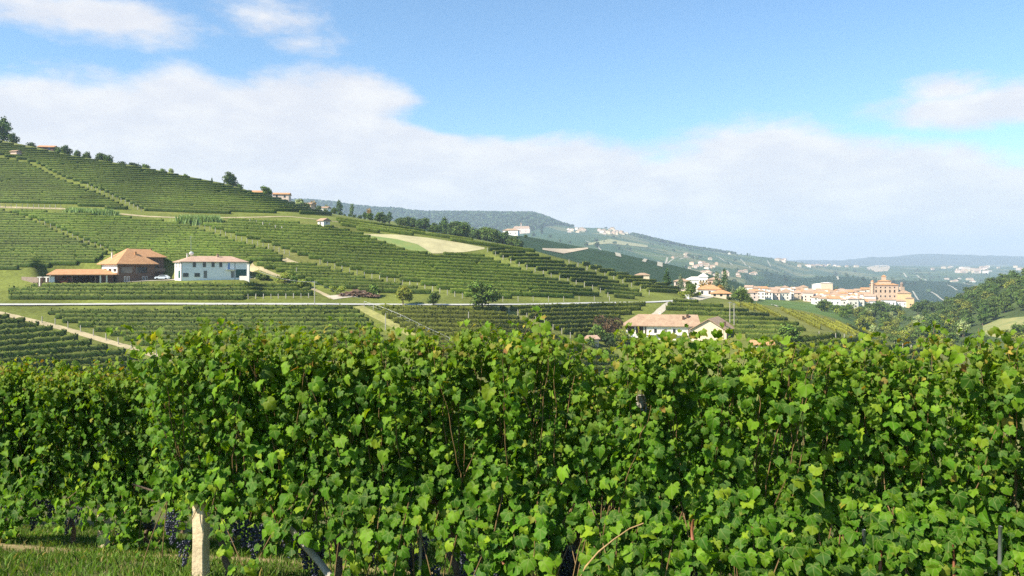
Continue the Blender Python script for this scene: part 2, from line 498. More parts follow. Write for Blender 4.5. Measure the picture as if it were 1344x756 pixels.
P, Z = py, zz
TAB = {
    -900: [Z(28, -8.4), Z(80, -20), Z(145, -27), P(190, 470), P(225, 420), P(245, 392), P(262, 362), P(290, 318), P(315, 286), P(345, 255), P(450, 120), Z(620, 110), Z(850, 110), Z(1100, 80), Z(2050, 100), Z(2600, 120), Z(3400, 180), P(4400, 260), Z(5000, 60), Z(6200, -10), Z(7600, 0), P(9500, 340), Z(13500, -60)],
    -200: [Z(28, -8.4), Z(80, -20), Z(145, -27), P(190, 476), P(225, 422), P(245, 396), P(262, 370), P(290, 322), P(315, 292), P(345, 264), P(450, 150), Z(620, 90), Z(850, 90), Z(1100, 60), Z(2050, 80), Z(2600, 100), Z(3400, 160), P(4400, 260), Z(5000, 60), Z(6200, -10), Z(7600, 0), P(9500, 340), Z(13500, -60)],
    0: [Z(28, -8.4), Z(80, -20), Z(145, -27), P(190, 478), P(225, 424), P(245, 397), P(262, 374), P(290, 330), P(315, 298), P(345, 271), P(450, 186), Z(620, 60), Z(850, 60), Z(1100, 50), Z(2050, 70), Z(2600, 100), Z(3400, 160), P(4400, 260), Z(5000, 60), Z(6200, -10), Z(7600, 0), P(9500, 340), Z(13500, -60)],
    100: [Z(28, -8.4), Z(80, -20), Z(145, -27), P(190, 480), P(225, 426), P(245, 397), P(262, 372), P(290, 328), P(315, 298), P(345, 273), P(450, 206), Z(620, 50), Z(850, 60), Z(1100, 50), Z(2050, 70), Z(2600, 100), Z(3400, 160), P(4400, 260), Z(5000, 60), Z(6200, -10), Z(7600, 0), P(9500, 340), Z(13500, -60)],
    200: [Z(28, -8.4), Z(80, -20), Z(145, -27), P(190, 478), P(225, 430), P(245, 398), P(262, 369), P(290, 328), P(315, 301), P(345, 281), P(450, 223), Z(620, 42), Z(850, 55), Z(1100, 50), Z(2050, 70), Z(2600, 100), Z(3400, 160), P(4400, 260), Z(5000, 60), Z(6200, -10), Z(7600, 0), P(9500, 340), Z(13500, -60)],
    300: [Z(28, -8.4), Z(80, -20), Z(145, -27), P(190, 474), P(225, 430), P(245, 398), P(262, 368), P(290, 328), P(315, 303), P(345, 284), P(445, 244), Z(620, 36), Z(850, 55), Z(1100, 50), Z(2050, 70), Z(2600, 100), Z(3400, 160), P(4400, 260), Z(5000, 60), Z(6200, -10), Z(7600, 0), P(9500, 340), Z(13500, -60)],
    424: [Z(28, -8.4), Z(80, -20), Z(145, -27), P(190, 470), P(225, 428), P(245, 399), P(262, 380), P(290, 338), P(315, 309), P(345, 289), P(420, 280), P(620, 280), Z(850, 55), Z(1100, 50), Z(2050, 70), Z(2600, 100), Z(3400, 150), P(4400, 268), Z(5000, 60), Z(6200, -10), Z(7600, 0), P(9500, 340), Z(13500, -60)],
    560: [Z(28, -8.4), Z(80, -20), Z(145, -27), P(195, 474), P(228, 430), P(247, 400), P(262, 389), P(290, 352), P(315, 328), P(345, 310), P(380, 306), P(620, 304), P(850, 296), Z(1100, 40), Z(2050, 70), Z(2600, 100), Z(3400, 140), P(4400, 282), Z(5000, 60), Z(6200, -10), Z(7600, 0), P(9500, 340), Z(13500, -60)],
    640: [Z(28, -8.4), Z(82, -21), Z(150, -28), P(198, 474), P(230, 432), P(250, 401), P(266, 391), P(292, 362), P(312, 342), P(335, 325), P(352, 320), P(620, 318), P(850, 305), Z(1100, 30), Z(2050, 60), Z(2600, 90), Z(3400, 130), P(4400, 281), Z(5000, 60), Z(6200, -10), Z(7600, 0), P(9500, 340), Z(13500, -60)],
    700: [Z(28, -8.4), Z(85, -22), Z(155, -29), P(202, 478), P(236, 436), P(258, 401), P(272, 392), P(296, 367), P(315, 349), P(333, 336), P(348, 331), P(620, 330), P(850, 312), Z(1100, 20), P(2050, 322), P(2600, 312), P(3400, 303), P(4400, 281), Z(5000, 60), Z(6200, -10), Z(7600, 0), P(9500, 340), Z(13500, -60)],
    745: [Z(28, -8.4), Z(88, -23), Z(160, -30), P(204, 484), P(242, 441), P(268, 400), P(282, 392), P(304, 371), P(322, 355), P(336, 345), P(350, 341), P(620, 345), P(850, 321), Z(1100, 5), P(2050, 330), P(2600, 316), P(3400, 306), P(4400, 301), Z(5000, 50), Z(6200, -10), Z(7600, 0), P(9500, 340), Z(13500, -60)],
    800: [Z(28, -8.4), Z(90, -24), Z(165, -31), P(205, 490), P(250, 448), P(284, 399), P(298, 391), P(318, 375), P(334, 363), P(346, 357), P(358, 356), P(620, 356), P(850, 330), Z(1100, -15), P(2050, 338), P(2600, 322), P(3400, 310), P(4400, 302), Z(5000, 50), Z(6200, -10), Z(7600, 0), P(9500, 340), Z(13500, -60)],
    860: [Z(28, -8.4), Z(90, -24), Z(165, -31), P(205, 490), P(252, 449), P(288, 400), P(302, 393), P(322, 381), P(338, 374), P(348, 371), P(360, 371), P(620, 374), P(850, 343), Z(1100, -30), P(2050, 350), P(2600, 334), P(3400, 324), P(4400, 317), Z(5000, 40), Z(6200, -10), Z(7600, 0), P(9500, 340), Z(13500, -60)],
    900: [Z(28, -8.4), Z(90, -24), Z(165, -31), P(205, 490), P(252, 448), P(290, 402), P(305, 396), P(325, 389), P(340, 385), P(352, 384), P(380, 384), P(620, 384), P(850, 352), Z(1100, -38), P(2050, 358), P(2600, 342), P(3400, 331), P(4400, 325), Z(5000, 30), Z(6200, -10), Z(7600, 0), P(9500, 341), Z(13500, -60)],
    960: [Z(28, -8.4), Z(88, -23.5), Z(155, -30), P(200, 490), P(240, 450), P(280, 410), P(305, 401), P(330, 396), P(350, 394), P(380, 393), P(450, 393), P(620, 392), P(850, 368), Z(1100, -46), P(2050, 366), P(2600, 352), P(3400, 340), P(4400, 333), Z(5000, 20), Z(6200, -10), Z(7600, 0), P(9500, 342), Z(13500, -60)],
    1000: [Z(28, -8.4), Z(85, -23), Z(145, -29), P(182, 490), P(226, 452), P(265, 423), P(300, 411), P(340, 405), P(370, 402), P(410, 400), P(480, 399), P(650, 396), P(900, 381), Z(1150, -52), P(2050, 372), P(2600, 358), P(3400, 347), P(4400, 337), Z(5000, 10), Z(6200, -10), Z(7600, 0), P(9500, 342), Z(13500, -60)],
    1050: [Z(28, -8.4), Z(85, -22.5), Z(140, -28), P(176, 492), P(218, 453), P(252, 431), P(290, 421), P(340, 413), P(375, 409), P(420, 407), P(490, 406), P(650, 401), P(900, 384), Z(1150, -54), P(2050, 378), P(2550, 367), Z(3400, -50), P(4400, 345), P(5000, 348), P(6200, 349), Z(7600, 0), P(9500, 339), Z(13500, -60)],
    1100: [Z(28, -8.4), Z(85, -22.5), Z(138, -28), P(172, 494), P(208, 457), P(235, 440), P(270, 440), P(330, 432), P(370, 424), P(430, 416), P(490, 413), P(650, 406), P(900, 386), Z(1150, -56), P(2050, 378), P(2550, 363), Z(3400, -55), P(4400, 354), P(5000, 350), P(6200, 349), Z(7600, 0), P(9500, 341), Z(13500, -60)],
    1150: [Z(28, -8.4), Z(85, -22.5), Z(136, -28), P(168, 498), P(202, 458), P(228, 446), P(270, 452), Z(320, -33), Z(360, -36), Z(410, -39), Z(480, -40), P(650, 410), P(880, 388), Z(1150, -58), P(2050, 382), P(2550, 368), Z(3400, -60), P(4400, 357), P(5000, 352), P(6200, 349.5), Z(7600, 0), P(9500, 337), Z(13500, -60)],
    1200: [Z(28, -8.4), Z(85, -22.5), Z(134, -28), P(165, 502), P(198, 462), P(222, 454), Z(265, -30), Z(320, -38), Z(360, -41), Z(410, -43), Z(480, -43), P(650, 413), P(880, 396), Z(1150, -62), P(2050, 390), P(2550, 371), Z(3400, -65), P(4400, 358), P(5000, 353), P(6200, 350), Z(7600, -5), P(9500, 336), Z(13500, -60)],
    1250: [Z(28, -8.4), Z(85, -22.5), Z(134, -28), P(162, 506), P(196, 468), P(220, 464), Z(265, -33), Z(320, -40), Z(360, -42), Z(410, -42), P(480, 431), P(640, 405), P(880, 405), Z(1150, -66), P(2050, 398), P(2550, 373), Z(3400, -65), P(4400, 359), P(5000, 354), P(6200, 350), Z(7600, -5), P(9500, 338), Z(13500, -60)],
    1300: [Z(28, -8.4), Z(85, -22.5), Z(134, -28), P(160, 510), P(194, 478), P(220, 480), Z(265, -36), Z(320, -41), Z(350, -40), P(400, 443), P(480, 414), P(640, 381), Z(880, -35), Z(1150, -60), P(2050, 398), P(2550, 378), Z(3400, -65), P(4400, 360), P(5000, 354), P(6200, 350), Z(7600, -5), P(9500, 336), Z(13500, -60)],
    1344: [Z(28, -8.4), Z(85, -22.5), Z(134, -28), P(160, 512), P(194, 484), P(220, 488), Z(265, -37), Z(320, -40), Z(350, -37), P(400, 432), P(480, 398), P(640, 366), Z(880, -25), Z(1150, -55), P(2050, 398), P(2550, 380), Z(3400, -65), P(4400, 360), P(5000, 354), P(6200, 350), Z(7600, -5), P(9500, 338), Z(13500, -60)],
    1600: [Z(28, -8.4), Z(85, -22), Z(134, -28), P(160, 515), P(194, 490), P(220, 490), Z(265, -36), Z(320, -34), Z(350, -30), P(400, 410), P(480, 370), P(640, 325), Z(880, 0), Z(1150, -40), P(2050, 390), P(2550, 380), Z(3400, -65), P(4400, 360), P(5000, 354), P(6200, 350), Z(7600, -5), P(9500, 337), Z(13500, -60)],
    2300: [Z(28, -8.4), Z(85, -22), Z(134, -28), P(160, 515), P(194, 490), P(220, 490), Z(265, -34), Z(320, -28), Z(350, -20), P(400, 380), P(480, 340), P(640, 300), Z(880, 20), Z(1150, -20), P(2050, 390), P(2550, 380), Z(3400, -65), P(4400, 360), P(5000, 354), P(6200, 350), Z(7600, -5), P(9500, 337), Z(13500, -60)],
}
US = np.array(sorted(TAB), float)
KD = np.array([[k[0] for k in TAB[u]] for u in sorted(TAB)])
KZ = np.array([[k[1] for k in TAB[u]] for u in sorted(TAB)])


def pchip(x, y, xq):
    h = np.diff(x)
    dl = np.diff(y) / h
    m = np.zeros_like(y)
    w1 = 2 * h[1:] + h[:-1]
    w2 = h[1:] + 2 * h[:-1]
    s = dl[:-1] * dl[1:] > 0
    with np.errstate(divide='ignore', invalid='ignore'):
        mm = (w1 + w2) / (w1 / dl[:-1] + w2 / dl[1:])
    m[1:-1] = np.where(s, mm, 0)
    m[0], m[-1] = dl[0], dl[-1]
    i = np.clip(np.searchsorted(x, xq) - 1, 0, len(h) - 1)
    t = (xq - x[i]) / h[i]
    a = (1 + 2 * t) * (1 - t) ** 2 * y[i] + t * (1 - t) ** 2 * h[i] * m[i]
    return a + t * t * (3 - 2 * t) * y[i + 1] + t * t * (t - 1) * h[i] * m[i + 1]


GU = np.concatenate([np.arange(-900, -200, 20.0), np.arange(-200, 1600, 5.0), np.arange(1600, 2301, 20.0)])
GD = [28.0]
while GD[-1] < 13300:
    d = GD[-1]
    GD.append(d + (2.2 if d < 140 else 1.7 if d < 470 else d * 0.012 if d < 5200 else d * 0.03))
GD = np.array(GD)
ND, NU = len(GD), len(GU)
HG = np.zeros((NU, ND))
for i, u in enumerate(GU):
    kd = np.array([np.interp(u, US, KD[:, k]) for k in range(KD.shape[1])])
    kz = np.array([np.interp(u, US, KZ[:, k]) for k in range(KZ.shape[1])])
    HG[i] = pchip(kd, kz, GD)


def smooth_u(A, n):
    k = np.hanning(2 * n + 3)[1:-1]
    k /= k.sum()
    pad = np.pad(A, ((n, n), (0, 0)), mode='edge')
    return sum(k[j] * pad[j:j + len(A)] for j in range(2 * n + 1))


HG = smooth_u(HG, 4)


def vnoise(x, y, seed=0):
    """cheap smooth value noise in numpy, -1..1"""
    xi, yi = np.floor(x).astype(np.int64), np.floor(y).astype(np.int64)
    fx, fy = x - xi, y - yi
    fx, fy = fx * fx * (3 - 2 * fx), fy * fy * (3 - 2 * fy)

    def h(a, b):
        n = (a * 374761393 + b * 668265263 + seed * 982451653) & 0x7fffffff
        n = ((n ^ (n >> 13)) * 1274126177) & 0x7fffffff
        return ((n ^ (n >> 16)) & 0xffff) / 32767.5 - 1
    return (h(xi, yi) * (1 - fx) + h(xi + 1, yi) * fx) * (1 - fy) + (h(xi, yi + 1) * (1 - fx) + h(xi + 1, yi + 1) * fx) * fy


DD, UU = np.meshgrid(GD, GU)
XX = (UU - CX) / F * DD
# natural unevenness, growing with distance
HG += np.where(DD < 170, 0.25, np.where(DD < 480, 0.35, 0.0)) * vnoise(XX / 23, DD / 19, 3)
def _st(x):
    x = np.clip(x, 0, 1)
    return x * x * (3 - 2 * x)


_lev = np.interp(UU, [40, 100, 150, 200, 340], [-6.7, -6.6, -5.6, -4.75, -4.4])
_w = _st((DD - 247) / 6) * _st((283 - DD) / 6) * _st((UU - 40) / 30) * _st((345 - UU) / 25)
HG = HG * (1 - _w) + _lev * _w              # level yard cut for the two houses
far = np.clip((DD - 900) / 900, 0, 1)
HG += far * (6 * vnoise(XX / 210, DD / 240, 5) + 2.5 * vnoise(XX / 80, DD / 90, 6))
far2 = np.clip((DD - 8000) / 1400, 0, 1) * np.clip((11500 - DD) / 1500, 0, 1)
HG += far2 * (42 * vnoise(XX / 520, DD / 3000, 8) + 20 * vnoise(XX / 210, DD / 2000, 9))


def H(u, d):
    """ground height at photo column u and distance d"""
    u = np.asarray(u, float)
    d = np.asarray(d, float)
    iu = np.clip(np.searchsorted(GU, u) - 1, 0, NU - 2)
    idd = np.clip(np.searchsorted(GD, d) - 1, 0, ND - 2)
    fu = np.clip((u - GU[iu]) / (GU[iu + 1] - GU[iu]), 0, 1)
    fd = np.clip((d - GD[idd]) / (GD[idd + 1] - GD[idd]), 0, 1)
    return (HG[iu, idd] * (1 - fu) + HG[iu + 1, idd] * fu) * (1 - fd) + (HG[iu, idd + 1] * (1 - fu) + HG[iu + 1, idd + 1] * fu) * fd


def G(u, d):
    return Vector(((u - CX) / F * d, d, float(H(u, d))))


def GXY(x, y):
    return float(H(CX + F * x / y, y))


def cast(u, p, dmin=150.0, dmax=20000.0):
    """distance at which the sight line at column u, row p meets the ground (first hit beyond dmin)"""
    d = GD[(GD >= dmin) & (GD <= dmax)]
    q = HY - F * H(np.full(len(d), float(u)), d) / d
    hit = np.nonzero((q[:-1] > p) & (q[1:] <= p))[0]
    if q[0] <= p:
        return d[0]
    if not len(hit):
        return None
    i = hit[0]
    t = (q[i] - p) / (q[i] - q[i + 1])
    return d[i] + t * (d[i + 1] - d[i])


def hit(u, p, dmin=150.0, dmax=20000.0):
    d = cast(u, p, dmin, dmax)
    if d is None:
        d = dmax
    return G(u, d)


# near slope: q = distance across the vine rows (0 at the front row)
ROW_S = 0.143
ROW_L = math.hypot(1, ROW_S)


def qq(x, y):
    return (y + ROW_S * x - 5.81) / ROW_L


def near_z(x, y):
    q = qq(np.asarray(x, float), np.asarray(y, float))
    z = np.where(q < 0, -2.53 - 0.16 * q, -2.53 - 0.305 * np.minimum(q, 4))
    z = np.where(q > 4, -2.53 - 1.22 - 0.245 * (q - 4), z)
    return z + 0.03 * vnoise(np.asarray(x, float) / 0.7, np.asarray(y, float) / 0.7, 21) + 0.05 * vnoise(np.asarray(x, float) / 2.3, np.asarray(y, float) / 2.1, 22)


# colours of the land
def land_colour():
    C = np.zeros((NU, ND, 3))
    grass = np.array([0.122, 0.140, 0.028])
    n = vnoise(XX / 9, DD / 7, 31)[..., None]
    n2 = vnoise(XX / 40, DD / 30, 32)[..., None]
    C[:] = grass
    C *= 1 + 0.22 * n
    dry = np.array([0.21, 0.19, 0.07])
    C = C + np.clip(n2 - 0.25, 0, 1) * 0.8 * (dry - C)
    # the far hills: patchwork of vineyards and meadows
    a = 0.5
    X2, Y2 = XX * math.cos(a) + DD * math.sin(a), -XX * math.sin(a) + DD * math.cos(a)
    X2 = X2 + 40 * vnoise(XX / 300, DD / 300, 40)
    cx, cy = np.floor(X2 / 130).astype(np.int64), np.floor(Y2 / 190).astype(np.int64)
    hsh = ((cx * 73856093) ^ (cy * 19349663)) & 0xffff
    hh = ((hsh * 40503) & 0xffff) / 65535.0
    pal = np.array([[0.045, 0.085, 0.035], [0.035, 0.075, 0.035], [0.06, 0.10, 0.035], [0.05, 0.09, 0.04], [0.075, 0.115, 0.04], [0.04, 0.08, 0.035], [0.13, 0.14, 0.06], [0.05, 0.085, 0.035]])
    patch = pal[(hh * len(pal)).astype(int).clip(0, len(pal) - 1)]
    fr = np.clip((DD - 900) / 150, 0, 1)[..., None]
    C = C * (1 - fr) + patch * fr
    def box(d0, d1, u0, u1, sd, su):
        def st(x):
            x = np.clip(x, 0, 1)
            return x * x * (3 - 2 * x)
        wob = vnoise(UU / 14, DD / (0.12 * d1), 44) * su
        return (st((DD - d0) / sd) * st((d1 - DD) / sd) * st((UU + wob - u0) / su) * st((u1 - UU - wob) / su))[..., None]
    for b_, c_, k_, nn in (((470, 1050, 535, 1000, 30, 14), (0.026, 0.052, 0.022), 0.15, n), ((1400, 2780, 975, 1440, 90, 24), (0.020, 0.044, 0.022), 0.15, n2),  # first two boxes paint the shadow on these slopes as darker ground
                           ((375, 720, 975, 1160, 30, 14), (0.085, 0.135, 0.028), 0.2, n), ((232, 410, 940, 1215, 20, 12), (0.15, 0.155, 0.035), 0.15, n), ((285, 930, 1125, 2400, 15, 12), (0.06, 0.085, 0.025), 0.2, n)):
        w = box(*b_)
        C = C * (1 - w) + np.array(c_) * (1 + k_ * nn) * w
    w = ((DD > 8000)).astype(float)[..., None]
    C = C * (1 - w) + np.array([0.05, 0.065, 0.05]) * w
    return C


def build_land():
    V = np.stack([XX, DD, HG], -1).reshape(-1, 3)
    ii, jj = np.meshgrid(np.arange(NU - 1), np.arange(ND - 1), indexing='ij')
    a = (ii * ND + jj).ravel()
    q = np.stack([a, a + ND, a + ND + 1, a + 1], 1)
    m = leaf_mat('land_cover', 0.0, 0.95, 0.1, False, 0.9, 0.35, 0.05, 0.2)
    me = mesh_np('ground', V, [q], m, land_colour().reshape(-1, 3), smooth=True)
    struct(link('ground', me))
    # camera's own slope in finer mesh, dipping under the big sheet at its far edge
    xs = np.concatenate([np.linspace(-70, -9, 40), np.arange(-8.75, 8.8, 0.25), np.linspace(9, 70, 40)])
    ys = np.concatenate([np.linspace(-40, 3, 25), np.arange(3.25, 13, 0.25), np.linspace(13.5, 31, 22)])
    Y, X = np.meshgrid(ys, xs)
    Zn = near_z(X, Y)
    t = np.clip((Y - 13) / 15, 0, 1)
    uu = CX + F * X / np.maximum(Y, 13)
    Zf = H(uu, np.maximum(Y, 28.0))
    Zn = Zn * (1 - t) + Zf * t + 0.05 * t - np.clip((Y - 29.5) / 1.5, 0, 1) * 0.8
    V = np.stack([X, Y, Zn], -1).reshape(-1, 3)
    nx, ny = len(xs), len(ys)
    ii, jj = np.meshgrid(np.arange(nx - 1), np.arange(ny - 1), indexing='ij')
    a = (ii * ny + jj).ravel()
    q = np.stack([a, a + ny, a + ny + 1, a + 1], 1)
    C = np.array([0.10, 0.105, 0.035]) * (1 + 0.25 * vnoise(X / 0.6, Y / 0.6, 51))[..., None]
    soil = np.clip(vnoise(X / 1.1, Y / 0.45, 52) * 1.2 + 0.5 - np.abs(qq(X, Y) - 1.75) * 2.2, 0, 1)[..., None]
    C = C * (1 - soil) + np.array([0.34, 0.26, 0.13]) * soil
    m2 = leaf_mat('near_soil', 0.0, 0.95, 0.1, False, 14.0, 0.4, 1.3, 0.25)
    me = mesh_np('meadow_ground', V, [q], m2, C.reshape(-1, 3), smooth=True)
    struct(link('meadow_ground', me))


build_land()


def haze():
    lo = float(min(HG.min(), -90)) - 1.0
    hi = float(HG.max()) + 30.0
    mb = MB().box(-26000, 30000, -300, 13480, lo, hi)
    m = bpy.data.materials.new('haze_air')
    m.use_nodes = True
    nt = m.node_tree
    nt.nodes.clear()
    v = nt.nodes.new('ShaderNodeVolumePrincipled')
    v.inputs['Color'].default_value = (0.66, 0.83, 1.0, 1)
    v.inputs['Density'].default_value = HAZE_DENSITY
    v.inputs['Anisotropy'].default_value = 0.0
    o = nt.nodes.new('ShaderNodeOutputMaterial')
    nt.links.new(v.outputs[0], o.inputs['Volume'])
    ob = mb.build('haze', m)
    struct(ob, 'stuff')


haze()


# ------------------------------------------------------------------ draped sheets: roads, tracks, fields
def ribbon(name, pts, width, m, lift=0.06, dmin=150, dmax=20000, kind='structure', step=6, tilt=1.0):
    """a road or track: photo polyline put down on the ground with a real width"""
    up = []
    for (u0, p0), (u1, p1) in zip(pts[:-1], pts[1:]):
        n = max(2, int(math.hypot(u1 - u0, p1 - p0) / step))
        for k in range(n):
            t = k / n
            up.append((u0 + (u1 - u0) * t, p0 + (p1 - p0) * t))
    up.append(pts[-1])
    W = []
    for u, p in up:
        d = cast(u, p, dmin, dmax)
        if d is not None:
            W.append(np.array([(u - CX) / F * d, d]))
    W = np.array(W)
    for _ in range(3):
        W[1:-1] = (W[:-2] + 2 * W[1:-1] + W[2:]) / 4
    L = np.concatenate([[0], np.cumsum(np.hypot(*np.diff(W, axis=0).T))])
    n = max(2, int(L[-1] / max(1.5, width * 0.7)))
    s = np.linspace(0, L[-1], n + 1)
    W = np.stack([np.interp(s, L, W[:, 0]), np.interp(s, L, W[:, 1])], 1)
    T = np.gradient(W, axis=0)
    T /= np.linalg.norm(T, axis=1)[:, None] + 1e-9
    Nn = np.stack([-T[:, 1], T[:, 0]], 1)
    wv = width / 2 * (1 + 0.12 * vnoise(s / 3, s * 0 + 1, 77))
    V = []
    for k in (-1, -0.33, 0.33, 1):
        q = W + Nn * (wv * k)[:, None]
        z = H(CX + F * q[:, 0] / q[:, 1], q[:, 1])
        zc = H(CX + F * W[:, 0] / W[:, 1], W[:, 1])
        z = zc + (z - zc) * tilt + lift
        V.append(np.column_stack([q, z]))
    V = np.stack(V, 1).reshape(-1, 3)
    a = (np.arange(n)[:, None] * 4 + np.arange(3)).ravel()
    o = link(name, mesh_np(name, V, [np.stack([a, a + 1, a + 5, a + 4], 1)], m))
    o['kind'] = kind
    return W


def band(name, top, bot, m, lift=0.05, dmin=150, dmax=20000, nu=40, nv=12):
    """a field: between two photo polylines, laid on the ground"""
    tu, tp = zip(*top)
    bu, bp = zip(*bot)
    u0, u1 = max(tu[0], bu[0]), min(tu[-1], bu[-1])
    V = []
    for u in np.linspace(u0, u1, nu + 1):
        for p in np.linspace(np.interp(u, bu, bp), np.interp(u, tu, tp), nv + 1):
            d = cast(u, p, dmin, dmax)
            if d is None:
                d = V[-1][1] if V else dmax
            V.append(((u - CX) / F * d, d, float(H(u, d)) + lift))
    ii, jj = np.meshgrid(np.arange(nu), np.arange(nv), indexing='ij')
    a = (ii * (nv + 1) + jj).ravel()
    o = link(name, mesh_np(name, V, [np.stack([a, a + nv + 1, a + nv + 2, a + 1], 1)], m, smooth=True))
    return struct(o)


M_STRAW = mat('straw_field', (0.38, 0.34, 0.18), 0.95, 0.2, 0.12, coords='Object')
M_STRAWG = mat('mown_meadow', (0.22, 0.24, 0.07), 0.95, 0.25, 0.15, c2=(0.13, 0.20, 0.05))
M_SOIL = mat('bare_pale_soil', (0.42, 0.34, 0.24), 0.95, 0.2, 0.05)
M_MEADOW = mat('dry_meadow', (0.30, 0.27, 0.10), 0.95, 0.2, 0.1, c2=(0.16, 0.19, 0.06))
M_TRACKFAR = mat('far_track', (0.36, 0.33, 0.25), 0.95, 0.1, 0.02)

ribbon('road', [(-260, 402), (0, 399.5), (70, 399.5), (200, 398.5), (413, 399), (560, 400), (640, 400), (700, 399.5), (780, 397.5), (850, 397), (905, 394)], 3.6, M_ROAD, 0.14, tilt=0.45)
ribbon('farm_track', [(-60, 402), (0, 411), (42, 421), (90, 433), (140, 448), (190, 462), (222, 474)], 2.3, M_DIRT, 0.08)
ribbon('driveway', [(882, 396), (874, 402), (866, 409), (858, 416)], 2.8, M_GRAVEL, 0.12)
ribbon('driveway', [(905, 394), (925, 391), (950, 388)], 5.0, M_GRAVEL, 0.12)
ribbon('hill_track', [(-200, 271), (0, 272), (85, 274), (150, 280), (190, 284), (240, 286), (320, 285.5), (380, 284), (440, 291), (500, 300)], 2.2, M_DIRT, 0.08)
ribbon('yard', [(328, 350), (350, 357), (385, 369), (420, 383), (436, 392)], 1.8, M_DIRT, 0.10)
ribbon('yard', [(372, 340), (384, 345), (396, 350)], 3.0, M_DIRT, 0.10)
ribbon('yard', [(60, 375), (100, 374), (160, 370), (240, 367), (330, 366.5)], 7.0, M_GRAVEL, 0.10)
ribbon('yard', [(432, 391), (450, 389), (470, 386), (495, 388)], 5.0, M_GRAVEL, 0.10)
band('straw_field', [(478, 307), (520, 308), (560, 312), (600, 318), (636, 325)], [(478, 309), (505, 318), (540, 329), (570, 333), (610, 331), (636, 327)], M_STRAW, 0.08)
band('mown_meadow', [(484, 309.5), (520, 314), (548, 321), (566, 332)], [(484, 310.5), (508, 319), (540, 329.5), (566, 333.5)], M_STRAWG, 0.14)
band('bare_field', [(712, 326), (745, 327), (772, 325)], [(712, 328), (740, 333), (772, 327)], M_SOIL, 0.3, 500, 1000)
band('hill_meadow', [(1290, 428), (1312, 419), (1344, 416), (1420, 405)], [(1290, 440), (1312, 444), (1344, 446), (1420, 440)], M_MEADOW, 0.2, 300, 620)
# tracks and clearings on the far slopes
for pts, w in ([[(690, 335), (720, 338), (748, 345)], 4], [[(768, 316), (792, 326), (812, 337)], 9], [[(818, 327), (845, 334), (880, 338), (920, 337)], 8],
               [[(845, 344), (872, 343), (905, 338)], 6], [[(866, 350), (868, 344), (876, 338)], 9], [[(940, 336), (962, 348)], 8], [[(972, 340), (985, 352)], 8],
               [[(1007, 342), (1012, 350)], 10], [[(1222, 383), (1236, 393), (1248, 399)], 9], [[(1243, 374), (1256, 381)], 9], [[(1265, 371), (1288, 380)], 8],
               [[(1198, 382), (1206, 394)], 7], [[(1094, 361), (1100, 367)], 10], [[(1203, 361), (1216, 368)], 12], [[(1010, 400), (1022, 408), (1030, 415)], 3.0],
               [[(1186, 358), (1190, 364)], 12]):
    ribbon('hillside_track', pts, w * 0.62, M_TRACKFAR, 0.5, 400)
band('pale_clearing', [(770, 320), (800, 314), (850, 322)], [(770, 322), (800, 320), (850, 325)], mat('pale_meadow', (0.28, 0.27, 0.13), 0.95), 1.0, 1200)
band('sandy_field', [(1138, 351), (1150, 348), (1165, 348), (1168, 350)], [(1138, 354), (1150, 357), (1165, 356), (1168, 352)], M_SOIL, 1.0, 2800)


# ------------------------------------------------------------------ vine rows on the hills
def inside(poly, x, y):
    c = False
    n = len(poly)
    for i in range(n):
        x0, y0 = poly[i]
        x1, y1 = poly[(i + 1) % n]
        if (y0 > y) != (y1 > y) and x < (x1 - x0) * (y - y0) / (y1 - y0) + x0:
            c = not c
    return c


ROW_COUNT = [0]
ROW_ENDS = {}
PROF = np.array([[-0.26, 0.12], [-0.36, 0.6], [-0.34, 1.15], [-0.2, 1.62], [0.0, 1.78], [0.2, 1.62], [0.34, 1.15], [0.36, 0.6], [0.26, 0.12]])


